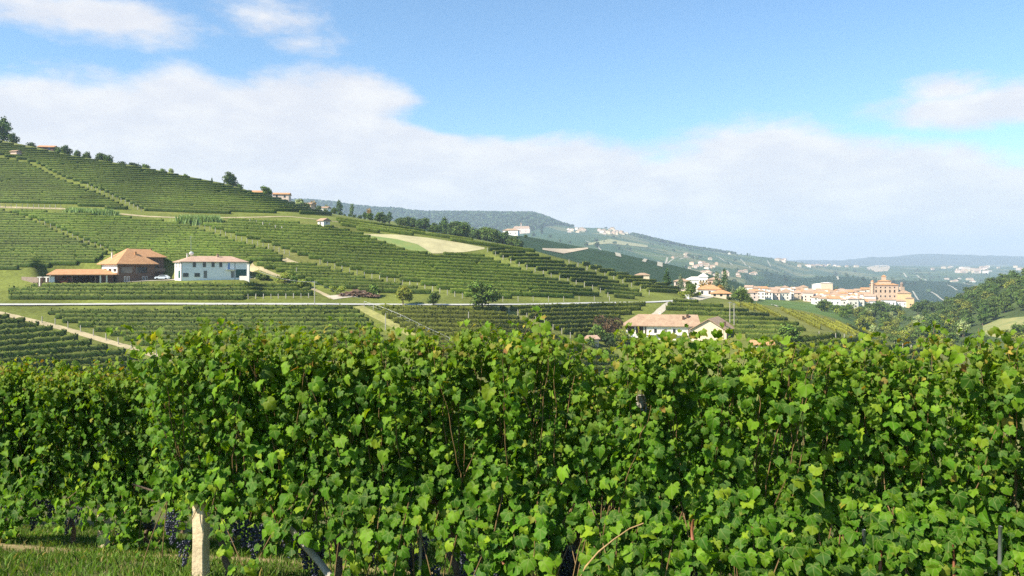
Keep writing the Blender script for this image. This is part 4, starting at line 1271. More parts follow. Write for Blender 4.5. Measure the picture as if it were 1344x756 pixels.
lab_w = {'dark': 'dark green rounded tree on the wooded slope', 'dark_b': 'deep green broad tree on the wooded slope', 'oak_b': 'mid green rounded tree on the wooded slope',
         'tall': 'tall narrow green tree on the wooded slope', 'olive': 'olive green tree on the wooded slope', 'willow': 'pale grey green tree on the wooded slope'}
ks = ['dark', 'dark_b', 'oak_b', 'dark', 'oak_b', 'tall', 'dark_b', 'dark', 'olive', 'dark_b']
for i, (u, d) in enumerate(scatter(84, 1222, 1375, 430, 655, 8.6, lambda u, d: d > np.interp(u, [1222, 1283, 1292, 1420], [395, 400, 455, 440]))):
    kd = ks[i % 10]
    tree(kd, G(u, d), rng.uniform(8.5, 12.5), lab_w[kd], 'trees of the wooded slope', fat=rng.uniform(1.0, 1.3))
tree(*('willow', G(1264, 430), 11.0, 'pale willow at the foot of the wooded slope'), fat=1.0)
tree(*('willow', G(1268, 520), 9.0, 'pale tree high among the dark trees of the wooded slope'), fat=0.9)
lab_v = {'oak': 'green tree in the brushy valley below the castle', 'olive': 'olive green tree in the brushy valley', 'lime': 'yellow green tree in the brushy valley',
         'oak_b': 'mid green tree in the brushy valley', 'willow': 'silvery tree in the brushy valley', 'bush': 'green bush in the brushy valley', 'bush_lime': 'yellow green bush in the brushy valley', 'dark': 'dark tree in the brushy valley'}
kv = ['olive', 'lime', 'oak', 'olive', 'olive', 'oak_b', 'lime', 'oak', 'dark', 'olive', 'willow', 'lime']
for i, (u, d) in enumerate(scatter(104, 1075, 1310, 255, 600, 8.5, lambda u, d: d > np.interp(u, [1075, 1120, 1170, 1230, 1300], [540, 450, 340, 285, 262]) and (u < 1262 or d < 385))):
    kd = kv[i % 12]
    if i % 5 in (1, 3):
        kd = 'bush' if i % 2 else 'bush_lime'
        tree(kd, G(u, d), rng.uniform(3.5, 5.5), lab_v[kd], 'bushes of the brushy valley', name='bush', cat='bush', fat=rng.uniform(1.0, 1.5))
    else:
        tree(kd, G(u, d), rng.uniform(6.0, 9.5), lab_v[kd], 'trees of the brushy valley', fat=rng.uniform(1.0, 1.4))
for i, (u, d) in enumerate(scatter(14, 1285, 1420, 320, 375, 8.0, lambda u, d: True)):
    kd = ['oak', 'olive', 'oak_b'][i % 3]
    tree(kd, G(u, d), rng.uniform(7, 10.5), {'oak': 'green', 'olive': 'olive green', 'oak_b': 'mid green'}[kd] + ' tree in front of the dry meadow on the right', 'trees below the dry meadow', fat=1.2)
print('trees', TREES[0])


def far_wood(name, spec, n, seed, hgt=(7, 12)):
    """a distant wood read as one mass: many small crowns"""
    rs = np.random.default_rng(seed)
    V, C = [], []
    k = 0
    us = rs.uniform(spec[0], spec[1], n * 3)
    ds = np.sqrt(rs.uniform(spec[2] ** 2, spec[3] ** 2, n * 3))
    keep = [i for i in range(n * 3) if spec[4](us[i], ds[i])][:n]
    us, ds = us[keep], ds[keep]
    x = (us - CX) / F * ds
    z = H(us, ds)
    m = len(us)
    hh = rs.uniform(*hgt, m)
    per = 12
    dr = rs.normal(0, 1, (m, per, 3))
    dr /= np.linalg.norm(dr, axis=2, keepdims=True)
    dr[..., 2] = np.abs(dr[..., 2]) * 1.2 - 0.2
    cen = np.stack([x, ds, z + hh * 0.55], -1)[:, None] + dr * (hh * 0.45)[:, None, None]
    nr = dr + rs.normal(0, 0.35, dr.shape)
    nr /= np.linalg.norm(nr, axis=2, keepdims=True)
    e1 = np.cross(nr, rs.normal(0, 1, dr.shape)); e1 /= np.linalg.norm(e1, axis=2, keepdims=True) + 1e-9
    e2 = np.cross(nr, e1)
    sq = np.array([[-1, -1], [1, -1], [1, 1], [-1, 1]])
    s = (hh * 0.30)[:, None, None, None] * rs.uniform(0.7, 1.3, (m, per, 4, 1))
    V = cen[:, :, None] + s * (sq[None, None, :, 0:1] * e1[:, :, None] + sq[None, None, :, 1:2] * e2[:, :, None])
    base = np.array([0.065, 0.105, 0.045]) * (1 + 0.35 * rs.normal(0, 1, (m, 1)).clip(-1.5, 1.8))
    Cc = np.repeat(base, per * 4, 0).clip(0.005, 1)
    o = link(name, mesh_np(name, V.reshape(-1, 3), [np.arange(m * per * 4).reshape(-1, 4)], M_CROWN, Cc))
    struct(o, 'stuff')


far_wood('distant_wood', (370, 752, 3000, 4480, lambda u, d: d > np.interp(u, [370, 640, 700, 752], [3100, 3200, 3450, 4250])), 7500, 5, (9, 16))
far_wood('distant_wood', (830, 965, 3850, 4480, lambda u, d: d > np.interp(u, [830, 870, 965], [3950, 4000, 4280])), 1300, 6, (8, 14))
far_wood('distant_hedgerows', (760, 1300, 1500, 4900, lambda u, d: vnoise((u * d) / 60000.0, d / 34.0, 91) > 0.60), 1500, 7, (5, 10))

# reed clumps
def reeds(pts, h, label):
    rs = np.random.default_rng(len(label))
    V, C = [], []
    for u, p in pts:
        b = hit(u, p, 200)
        for _ in range(34):
            q = b + Vector((rs.normal(0, 1.1), rs.normal(0, 0.8), 0))
            q.z = GXY(q.x, q.y)
            hh = h * rs.uniform(0.7, 1.15)
            ln = rs.normal(0, 0.14 * hh, 2)
            w = rs.uniform(0.10, 0.2)
            a = rs.uniform(0, 3.14)
            dx, dy = math.cos(a) * w, math.sin(a) * w
            V += [(q.x - dx, q.y - dy, q.z), (q.x + dx, q.y + dy, q.z), (q.x + dx * 1.4 + ln[0] * .5, q.y + dy * 1.4 + ln[1] * .5, q.z + hh * .6), (q.x + ln[0], q.y + ln[1], q.z + hh)]
            g = np.array([0.26, 0.36, 0.13]) * rs.uniform(0.6, 1.35)
            C += [g] * 4
    o = link('reed_clump', mesh_np('reed_clump', V, [np.arange(len(V)).reshape(-1, 4)], M_GRASS, np.array(C)))
    tag(o, label, 'reeds')


reeds([(u, 281 + (u - 90) * 0.05) for u in np.arange(90, 152, 1.6)], 3.0, 'long pale green strip of tall reeds on the hill track, the left one')
reeds([(u, 294.5 + (u - 236) * 0.01) for u in np.arange(236, 286, 1.3)], 4.0, 'dense bright green clump of tall reeds below the hill track, the right one')


# ------------------------------------------------------------------ buildings
def hip(mb, x0, x1, y0, y1, ze, zr, o=0.7, ridge=None, th=0.22, gable=()):
    """hipped roof solid; ridge runs along x; ridge=(xa, xb); gable ends listed as 'l'/'r'"""
    x0, x1, y0, y1 = x0 - o, x1 + o, y0 - o, y1 + o
    ym = (y0 + y1) / 2
    if ridge is None:
        hw = (y1 - y0) / 2
        ridge = (x0 if 'l' in gable else min(x0 + hw, (x0 + x1) / 2 - 0.05), x1 if 'r' in gable else max(x1 - hw, (x0 + x1) / 2 + 0.05))
    v = [(x0, y0, ze), (x1, y0, ze), (x1, y1, ze), (x0, y1, ze), (x0, y0, ze + th), (x1, y0, ze + th), (x1, y1, ze + th), (x0, y1, ze + th), (ridge[0], ym, zr), (ridge[1], ym, zr)]
    f = [(3, 2, 1, 0), (0, 1, 5, 4), (1, 2, 6, 5), (2, 3, 7, 6), (3, 0, 4, 7), (4, 5, 9, 8), (6, 7, 8, 9), (5, 6, 9), (7, 4, 8)]
    return mb.add(v, f)


def add_window(root, x, y, z, w, h, face='f', frame=None, pane=None, detail=True, name='window'):
    """a window on a wall face: surround and pane; face f = front (-y), l = left (-x), r = right (+x)"""
    def bx(mb, a, b, c, d, e0, e1):
        if face == 'f':
            mb.box(x + a, x + b, y - e1, y - e0, z + c, z + d)
        elif face == 'l':
            mb.box(x - e1, x - e0, y + a, y + b, z + c, z + d)
        else:
            mb.box(x + e0, x + e1, y + a, y + b, z + c, z + d)
    if not detail:
        mb = MB()
        bx(mb, -w / 2, w / 2, 0, h, -0.05, 0.03)
        return mb.build(name, pane or M_GLASS, root)
    mb = MB()
    t = 0.1
    bx(mb, -w / 2 - t, w / 2 + t, -t, 0, -0.05, 0.08)
    bx(mb, -w / 2 - t, w / 2 + t, h, h + t, -0.05, 0.06)
    bx(mb, -w / 2 - t, -w / 2, 0, h, -0.05, 0.06)
    bx(mb, w / 2, w / 2 + t, 0, h, -0.05, 0.06)
    o = mb.build(name, frame or M_WHITE, root)
    mb = MB()
    bx(mb, -w / 2, w / 2, 0, h, -0.05, 0.02)
    mb.build('pane', pane or M_GLASS, o)
    return o


def chimney(roof, x, y, z0, z1, m, s=0.35):
    mb = MB().box(x - s, x + s, y - s, y + s, z0, z1)
    mb.box(x - s - 0.1, x + s + 0.1, y - s - 0.1, y + s + 0.1, z1 + 0.18, z1 + 0.3)
    mb.box(x - s * 0.7, x + s * 0.7, y - s * 0.7, y + s * 0.7, z1, z1 + 0.18)
    return mb.build('chimney', m, roof)


def door(root, x, y, z, w, h, m, face='f', name='door'):
    mb = MB()
    if face == 'f':
        mb.box(x - w / 2, x + w / 2, y - 0.05, y + 0.05, z, z + h)
        mb.box(x - w / 2 + w * 0.08, x + w / 2 - w * 0.08, y - 0.07, y - 0.04, z + h * 0.1, z + h * 0.92)
    else:
        mb.box(x - 0.05, x + 0.05, y - w / 2, y + w / 2, z, z + h)
    return mb.build(name, m, root)


def at(u, d, z=None):
    g = G(u, d)
    if z is not None:
        g.z = z
    return g


# --- house with the big hipped roof
def hipped_house():
    p = at(168, 272)
    p.z = -(371.5 - HY) / F * 264
    t = empty('house', p, R(52), 'large brown brick house with a broad hipped terracotta roof', 'house')
    mb = MB().box(-6.3, 6.3, -6.4, 6.4, -3, 6.4)
    wall = mb.build('wall', M_BRICK, t)
    up = MB().box(-6.42, -6.3, -5.8, 5.6, 3.6, 6.3)
    up.build('white_panel', M_WHITE, t)
    for y in (-4.2, -0.6, 3.0):
        add_window(t, -6.42, y, 3.9, 2.3, 1.1, 'l', M_WHITE)
    # loggia: two wide dark openings with a pier between, and white framed windows below
    for x in (-3.4, 1.6):
        add_window(t, x, -6.4, 3.4, 3.9, 2.1, 'f', M_WOOD)
    MB().box(-6.3, 6.3, -7.2, -6.4, 5.95, 6.3).build('eave_beam', M_WOOD, t)
    for x in (-4.0, -2.9, 2.2, 3.4):
        add_window(t, x, -6.4, 0.5, 0.5, 1.7, 'f', M_WHITE)
    rb = hip(MB(), -6.3, 6.3, -6.4, 6.4, 6.4, 12.2, 1.1)
    roof = rb.build('roof', M_ROOF, t)
    chimney(roof, 1.2, -3.0, 8.6, 10.6, M_ROOF, 0.3)
    chimney(roof, -4.6, 2.0, 7.4, 10.4, M_PALE, 0.2)
    # right wing, one storey higher at the eaves
    w = MB().box(6.3, 11.6, -2.6, 5.2, -3, 8.9).build('wing_wall', M_BRICK, t)
    add_window(t, 8.8, -2.6, 4.6, 1.3, 3.2, 'f', M_WOOD)
    MB().box(6.32, 11.6, -3.9, -2.62, 3.9, 4.15).box(6.32, 11.6, -3.9, -3.8, 4.15, 5.0).build('balcony', M_GREYW, t)
    r2 = hip(MB(), 0.5, 11.6, -2.6, 5.2, 8.9, 12.0, 1.0, ridge=(0.3, 8.0))
    rf = r2.build('wing_roof', M_ROOF, t)
    chimney(rf, 9.6, 2.6, 10.0, 11.9, M_ROOF, 0.25)
    MB().box(11.6, 15.2, -1.0, 4.0, -3, 3.4).build('side_wing', M_BRICK, t)
    MB().add([(11.62, -2.0, 4.6), (15.8, -2.0, 3.2), (15.8, 4.6, 3.2), (11.62, 4.6, 4.6), (11.62, -2.0, 4.85), (15.8, -2.0, 3.45), (15.8, 4.6, 3.45), (11.62, 4.6, 4.85)],
             [(3, 2, 1, 0), (4, 5, 6, 7), (0, 1, 5, 4), (1, 2, 6, 5), (2, 3, 7, 6), (3, 0, 4, 7)]).build('side_roof', M_ROOF, t)


def carport():
    d = 260
    p = at(108, d)
    p.z = -(376.0 - HY) / F * 256
    t = empty('carport', p, R(28), 'long open carport with a low tiled roof, left of the hipped house', 'carport')
    L = 9.6
    MB().box(-L, L, 5.6, 6.0, -3, 3.8).build('rear_wall', M_WOOD, t)
    MB().box(-L, -L + 0.3, -1.6, 5.6, -3, 3.6).build('side_wall', M_WHITE, t)
    MB().box(-L + 0.3, -L + 1.6, -1.4, -1.2, -3, 3.4).build('white_gate', M_WHITE, t)
    for x in (-2.9, 3.9):
        MB().box(x - 0.22, x + 0.22, -1.9, -1.5, -3, 3.7).build('pillar', M_BRICK, t)
    MB().box(5.0, 9.4, -0.6, 5.6, -3, 3.7).build('brick_room', mat('red_brick', (0.18, 0.09, 0.06), 0.9, 0.25, 3.0), t)
    for x in (5.4, 7.3):
        MB().box(x - 0.22, x + 0.22, -2.0, -1.6, -3, 3.7).build('pillar', M_PALE, t)
    rf = MB().add([(-L - 0.8, -2.6, 3.72), (L + 0.8, -2.6, 3.72), (L + 0.8, 6.6, 5.5), (-L + 1.6, 6.6, 5.5), (-L - 0.8, -2.6, 3.98), (L + 0.8, -2.6, 3.98), (L + 0.8, 6.6, 5.76), (-L + 1.6, 6.6, 5.76)],
                  [(3, 2, 1, 0), (4, 5, 6, 7), (0, 1, 5, 4), (1, 2, 6, 5), (2, 3, 7, 6), (3, 0, 4, 7)])
    rf.build('roof', M_ROOF, t)
    # brick gate pillars beside it
    for u, lb in ((53, 'left brick gate pillar with a pale face beside the carport'), (62, 'right brick gate pillar with a pale face beside the carport')):
        q = at(u, 256)
        q.z = -(377 - HY) / F * 256
        e = empty('gate_pillar', q, 0, lb, 'gate pillar', 'gate pillars beside the carport')
        MB().box(-0.55, 0.55, -0.4, 0.8, -2, 3.2).build('shaft', M_BRICK, e)
        MB().box(-0.2, 0.2, -0.5, -0.41, -2, 3.1).build('face', M_PALE, e)
        MB().box(-0.7, 0.7, -0.55, 0.95, 3.2, 3.5).build('cap', M_PALE, e)
    # low dark retaining wall by the lane
    a, b = hit(29, 367, 200), hit(52, 374, 200)
    mb = MB()
    n = Vector((b.x - a.x, b.y - a.y, 0)).normalized()
    s = Vector((-n.y, n.x, 0)) * 0.2
    mb.add([a - s + Vector((0, 0, -1)), b - s + Vector((0, 0, -1)), b + s + Vector((0, 0, -1)), a + s + Vector((0, 0, -1)),
            a - s + Vector((0, 0, 1.0)), b - s + Vector((0, 0, 2.6)), b + s + Vector((0, 0, 2.6)), a + s + Vector((0, 0, 1.0))],
           [(3, 2, 1, 0), (4, 5, 6, 7), (0, 1, 5, 4), (1, 2, 6, 5), (2, 3, 7, 6), (3, 0, 4, 7)])
    tag(mb.build('retaining_wall', M_GREYW), 'dark sloping retaining wall left of the gate pillars', 'wall')
    # tractor under the roof
    q = at(87, 258)
    q.z = -(376 - HY) / F * 256
    e = empty('tractor', q, R(20), 'red tractor parked in the shade of the carport', 'tractor')
    red = mat('red_paint', (0.45, 0.05, 0.03), 0.4, 0.1, 2.0, spec=0.5)
    MB().box(-1.6, 0.2, -0.4, 0.4, 0.9, 1.7).box(0.2, 1.5, -0.7, 0.7, 0.8, 1.5).build('body', red, e)
    mb = MB()
    for x in (0.3, 1.4):
        for y in (-0.7, 0.64):
            mb.box(x, x + 0.07, y, y + 0.07, 1.5, 2.7)
    mb.box(0.2, 1.6, -0.8, 0.8, 2.7, 2.8)
    mb.build('cab', red, e)
    tyre = mat('tyre_rubber', (0.03, 0.03, 0.03), 0.9, 0.2, 4.0)
    for x, y, r in ((1.0, -0.85, 0.8), (1.0, 0.85, 0.8), (-1.2, -0.65, 0.5), (-1.2, 0.65, 0.5)):
        MB().tube([(x, y - 0.2, r), (x, y + 0.2, r)], r, 14).build('wheel', tyre, e)


def white_house():
    d = 266
    p = at(277, d)
    p.z = -(364.5 - HY) / F * 266
    t = empty('house', p, R(34), 'long white two-storey house with a pale hipped roof', 'house')
    w, dp, h = 10.7, 5.6, 5.3
    wall = MB().box(-w, w, -dp, dp, -3, h).build('wall', M_WHITE, t)
    rf = hip(MB(), -w, w, -dp, dp, h, 7.5, 0.6, ridge=(-w + 4.6, w - 4.0)).build('roof', M_ROOFPALE, t)
    for x in (-6.6, -3.4, -0.6, 1.9):
        add_window(t, x, -dp, 3.7, 1.0, 1.6, 'f', M_PALE)
    for x in (-9.3, -5.7):
        add_window(t, x, -dp, 0.4, 1.7, 1.3, 'f', M_PALE)
    door(t, -3.1, -dp, 0, 1.1, 2.5, M_SHUT)
    add_window(t, 4.6, -dp, 2.9, 0.8, 2.3, 'f', M_WHITE, M_BLUE)
    door(t, 8.7, -dp, 0, 3.6, 2.9, M_GREEN, name='garage_door')
    door(t, 5.8, -dp, 0, 1.0, 2.3, M_SHUT)
    MB().box(-w - 0.05, -w + 0.15, -dp - 0.08, -dp - 0.002, -1, h).box(6.5, 6.7, -dp - 0.08, -dp - 0.002, -1, h).build('downpipe', M_SHUT, t)
    MB().box(3.5, 6.5, -dp - 1.1, -dp - 0.003, 2.75, 2.9).build('balcony', M_PALE, t)
    for y in (-2.5, 2.0):
        add_window(t, -w, y, 3.4, 1.5, 1.6, 'l', M_PALE, M_SHUT)
    door(t, -w, -2.4, 0, 3.4, 2.6, M_GREEN, 'l', 'garage_door')
    chimney(rf, -7.5, 1.0, 6.0, 8.1, M_PALE, 0.25)
    chimney(rf, 2.0, -1.0, 6.6, 8.0, M_ROOFPALE, 0.3)
    # mast with a dish on the roof
    q = p + Matrix.Rotation(R(34), 3, 'Z') @ Vector((-w + 4.2, 0.3, 7.4))
    e = empty('antenna_mast', q, 0, 'thin antenna mast with a white dish on the white house roof', 'antenna')
    MB().tube([(0, 0, -0.6), (0, 0, 7.0)], [0.07, 0.04], 5).build('mast', M_STEEL, e)
    MB().tube([(-0.5, 0, 6.6), (0.5, 0, 6.6)], 0.03, 4).build('aerial', M_STEEL, e)
    mb = MB().lathe([(0.08, -0.28), (0.45, -0.2), (0.75, 0.0), (0.72, 0.03), (0.42, -0.15), (0.05, -0.2)], 14)
    dsh = mb.build('dish', M_WHITE, e)
    dsh.rotation_euler = (R(-70), 0, R(25))
    dsh.location = (0.25, -0.2, 0.9)
    # car
    q = hit(213, 366, 200)
    q = at(213, 254)
    q.z = -(367 - HY) / F * 254
    e = empty('car', q, R(6), 'silver white car parked between the brown house and the white house', 'car')
    paint = mat('car_paint', (0.72, 0.74, 0.78), 0.25, 0.03, 1.0, spec=0.6)
    prof = [(-2.2, 0.35), (-2.25, 0.75), (-2.0, 0.95), (-1.2, 1.02), (-0.55, 1.5), (1.1, 1.55), (1.9, 1.05), (2.2, 0.95), (2.25, 0.35)]
    b = MB()
    n = len(prof)
    b.add([(x, -0.86, z) for x, z in prof] + [(x, 0.86, z) for x, z in prof], [tuple(range(n)), tuple(range(2 * n - 1, n - 1, -1))] + [(i, i + n, (i + 1) % n + n, (i + 1) % n) for i in range(n)])
    b.build('body', paint, e)
    for sy in (-1, 1):
        MB().add([(-1.0, 0.875 * sy, 1.04), (1.6, 0.875 * sy, 1.06), (1.05, 0.875 * sy, 1.46), (-0.5, 0.875 * sy, 1.42)], [(0, 1, 2, 3) if sy < 0 else (3, 2, 1, 0)]).build('side_window', M_GLASS, e)
        for x in (-1.4, 1.4):
            MB().tube([(x, 0.72 * sy, 0.33), (x, 0.9 * sy, 0.33)], 0.33, 14).build('wheel', MATS['tyre_rubber'], e)
    # gate post pillar right of the house
    q = at(326, 256)
    q.z = -(366 - HY) / F * 256
    e = empty('pillar', q, 0, 'tall pale pillar at the right corner of the white house yard', 'pillar')
    MB().box(-0.35, 0.35, -0.35, 0.35, -2, 4.8).build('shaft', M_PALE, e)
    MB().box(-0.45, 0.45, -0.45, 0.45, 4.8, 5.0).build('cap', M_PALE, e)
    mb = MB().box(-1.6, 1.6, -0.3, 0.3, -1, 1.2)
    o = mb.build('garden_wall', M_PALE)
    o.location = at(321, 255)
    o.location.z = -(367 - HY) / F * 255
    tag(o, 'short pale garden wall left of the tall pale pillar', 'wall')


def long_farmhouse():
    d = 254
    p = at(868, d)
    zb = -(450.5 - HY) / F * d
    p.z = zb
    t = empty('farmhouse', p, R(-10), 'long cream farmhouse with old terracotta roof in the valley', 'farmhouse')
    # local metres: x to the right, y away
    eave = 5.6
    MB().box(-5.0, 11.0, 0.0, 9.0, -4, eave).build('wall', M_PALE, t)
    # roof of the long wing, hip on the left over an open porch
    rf = MB()
    zr = 9.3
    hip(rf, -12.0, 12.0, 0.0, 9.0, eave, zr, 0.8, ridge=(-7.6, 12.0))
    roof = rf.build('roof', M_ROOFOLD, t)
    lw = MB()
    lw.box(-11.6, -5.0, 5.0, 9.0, -4, eave)
    lw.build('porch_wall', M_GREYW, t)
    for x in (-11.3, -8.6, -5.6):
        MB().box(x - 0.25, x + 0.25, 0.2, 0.7, -4, eave).build('porch_pillar', M_PALE, t)
    MB().box(-11.6, -6.0, 0.25, 0.65, -4, 2.9).build('porch_front', M_WHITE, t)
    for x in (-1.9, 1.4, 4.2):
        add_window(t, x, 0.0, 3.3, 0.95, 1.5, 'f', M_WHITE, M_SHUT if x == 1.4 else None)
    door(t, 1.4, 0.0, 0.2, 1.0, 2.3, M_SHUT)
    add_window(t, 9.3, 0.0, 3.0, 1.3, 2.0, 'f', M_CREAM, M_SHUT)
    add_window(t, -2.4, 0.0, 0.6, 0.8, 1.0, 'f', M_WHITE)
    MB().box(-5.0, 11.0, -0.9, -0.003, 2.75, 2.95).build('balcony', M_PALE, t)
    MB().box(-5.15, -4.9, -0.1, 0.15, -4, eave).build('downpipe', M_WOOD, t)
    # right wing: gable end towards the valley
    wg = MB()
    x0, x1, y0, y1 = 9.6, 20.8, -2.2, 11.0
    xm, ze, zt = (x0 + x1) / 2, 5.0, 8.3
    wg.add([(x0, y0, -4), (x1, y0, -4), (x1, y1, -4), (x0, y1, -4), (x0, y0, ze), (x1, y0, ze), (x1, y1, ze), (x0, y1, ze), (xm, y0, zt), (xm, y1, zt)],
           [(3, 2, 1, 0), (0, 1, 5, 8, 4), (2, 3, 7, 9, 6), (3, 0, 4, 7), (7, 4, 8, 9), (5, 6, 9, 8)])
    turn = Matrix.Translation((x0, y0, 0)) @ Matrix.Rotation(R(-17), 4, 'Z') @ Matrix.Translation((-x0, -y0, 0))
    wg.build('gable_wall', M_CREAM, t).matrix_local = turn
    MB().box(x1 + 0.004, x1 + 0.12, y0 + 0.15, y1, -4, ze - 0.1).build('side_wall', M_GREYW, t).matrix_local = turn  # dark sheet over the cream wall, its shaded side put into colour
    o = 0.7
    r2 = MB()
    sl = (zt - ze) / (xm - x0)
    for sg in (-1, 1):
        xe = xm + sg * (xm - x0 + o)
        zE = ze - sl * o
        v = [(xm, y0 - o, zt + 0.05), (xe, y0 - o, zE + 0.05), (xe, y1 + o, zE + 0.05), (xm, y1 + o, zt + 0.05), (xm, y0 - o, zt + 0.3), (xe, y0 - o, zE + 0.3), (xe, y1 + o, zE + 0.3), (xm, y1 + o, zt + 0.3)]
        r2.add(v, [(0, 1, 2, 3), (7, 6, 5, 4), (0, 4, 5, 1), (1, 5, 6, 2), (2, 6, 7, 3)] if sg > 0 else [(3, 2, 1, 0), (4, 5, 6, 7), (1, 5, 4, 0), (2, 6, 5, 1), (3, 7, 6, 2)])
    rr = r2.build('gable_roof', M_ROOFOLD, t)
    rr.matrix_local = turn
    chimney(roof, 8.6, 3.2, 7.8, 9.2, M_WOOD, 0.4)
    chimney(roof, 7.2, 2.4, 7.4, 8.6, M_WOOD, 0.35)
    chimney(rr, 19.4, 2.0, 5.6, 7.2, M_WOOD, 0.35)
    chimney(roof, -0.5, 5.0, 9.0, 9.8, M_PALE, 0.3)
    # small sheds either side
    for u, pb, rzz, w, lb in ((777, 450, 20, 1.7, 'small pale shed left of the bushes by the farmhouse'), (1000, 458, -10, 3.6, 'low shed with a red roof right of the farmhouse')):
        q = hit(u, pb + 2, 180)
        e = empty('shed', q, R(rzz), lb, 'shed')
        MB().box(-w * 0.8, w * 0.8, -2, 2, -2, 1.7).build('wall', M_CREAM, e)
        hip(MB(), -w * 0.8, w * 0.8, -2, 2, 1.7, 2.9, 0.4, gable='lr').build('roof', M_ROOFPALE if u < 800 else M_ROOF, e)


def stone_hut():
    p = hit(425, 297.5, 200)
    d = p.y
    t = empty('stone_hut', p, R(-38), 'tiny stone hut with a tiled roof alone among the vines', 'hut')
    w, dp, h = 2.0, 1.7, 2.3
    wl = MB()
    wl.add([(-w, -dp, -1), (w, -dp, -1), (w, dp, -1), (-w, dp, -1), (-w, -dp, h), (w, -dp, h), (w, dp, h), (-w, dp, h), (-w, 0, h + 1.1), (w, 0, h + 1.1)],
           [(3, 2, 1, 0), (0, 1, 5, 4), (2, 3, 7, 6), (3, 0, 4, 8, 7), (1, 2, 6, 9, 5), (4, 5, 9, 8), (6, 7, 8, 9)])
    wl.build('wall', M_PALE, t)
    mb = MB()
    hip(mb, -w, w, -dp, dp, h + 0.02, h + 1.35, 0.45, gable='lr')
    mb.build('roof', M_ROOFOLD, t)
    add_window(t, -0.2, -dp, 0.5, 0.9, 1.4, 'f', M_PALE)
    add_window(t, w, 0.0, 1.2, 0.7, 0.8, 'r', M_PALE)


MESHC = {}


def small_house(pos, w, dp, h, rh, rz, wm, rm, label, cat='house', group=None, wins=0, gable='', detail=False, name='house'):
    """town or far house: wall, roof and, where they show, windows; meshes shared between like houses"""
    t = empty(name, pos, rz, label, cat, group)
    k = (w, dp, h)
    kw = ('w',) + k + (wm.name,)
    if kw not in MESHC:
        mb = MB().box(-w / 2, w / 2, -dp / 2, dp / 2, -4, h)
        if gable:
            mb.add([(-w / 2 + 0.01, -dp / 2, h), (-w / 2 + 0.01, dp / 2, h), (-w / 2 + 0.01, 0, h + rh * 0.93), (w / 2 - 0.01, -dp / 2, h), (w / 2 - 0.01, dp / 2, h), (w / 2 - 0.01, 0, h + rh * 0.93)],
                   [(0, 2, 1), (3, 4, 5), (0, 3, 5, 2), (1, 2, 5, 4)])
        MESHC[kw] = mb.mesh('wall', wm)
    link('wall', MESHC[kw], t)
    kr = ('r',) + k + (rh, gable, rm.name)
    if kr not in MESHC:
        MESHC[kr] = hip(MB(), -w / 2, w / 2, -dp / 2, dp / 2, h + 0.02, h + rh, 0.45, gable=gable).mesh('roof', rm)
    link('roof', MESHC[kr], t)
    if wins:
        if 'win' not in MESHC:
            MESHC['win'] = MB().box(-0.55, 0.55, -0.05, 0.05, 0, 1.5).mesh('window', M_GLASS)
        rows = 2 if h > 5 else 1
        for r in range(rows):
            for i in range(wins):
                o = link('window', MESHC['win'], t)
                o.location = (-w / 2 + w * (i + 0.5) / wins, -dp / 2, 1.0 + r * 2.9)
                if h < 5:
                    o.location.z = 1.0
    return t


hipped_house()
carport()
white_house()
long_farmhouse()
stone_hut()

M_PINK = mat('pink_plaster', (0.62, 0.42, 0.33), 0.9, 0.08, 0.5)
M_OCHRE = mat('ochre_plaster', (0.66, 0.47, 0.25), 0.9, 0.08, 0.5)
M_ROSE = mat('rose_plaster', (0.66, 0.52, 0.44), 0.9, 0.08, 0.5)

# houses on the skyline of the big hill
def sky_house(u, d, ptop, w, wm, rm, label, rz=0, rh=1.6):
    p = G(u, d)
    top = -(ptop - HY) / F * d
    h = max(2.2, top - p.z - rh)
    small_house(p, w, 7.0, h, rh, R(rz), wm, rm, label, group=None, wins=2, gable='lr')


sky_house(63, 470, 191, 9.0, M_BRICK, M_ROOF, 'low house with a red roof on the skyline at upper left', 8)
sky_house(338, 462, 250, 8.0, M_BRICK, M_ROOF, 'brown house right of the lone skyline tree', 10)
sky_house(370, 470, 253, 9.5, M_ROSE, M_ROOF, 'long pinkish house with a red roof on the skyline', 5, 1.4)
sky_house(406, 610, 266, 6.0, M_TAN, M_ROOFOLD, 'tan house half hidden by trees where the skyline dips', -10)
sky_house(427, 620, 271, 6.5, M_WHITE, M_ROOFOLD, 'white house half hidden by trees where the skyline dips', -10)
q = hit(21, 205, 300)
small_house(q, 4.0, 3.0, 2.2, 1.0, R(-15), M_PINK, M_ROOFOLD, 'tiny pinkish shed in the upper left vineyard', 'shed', name='shed', gable='lr')

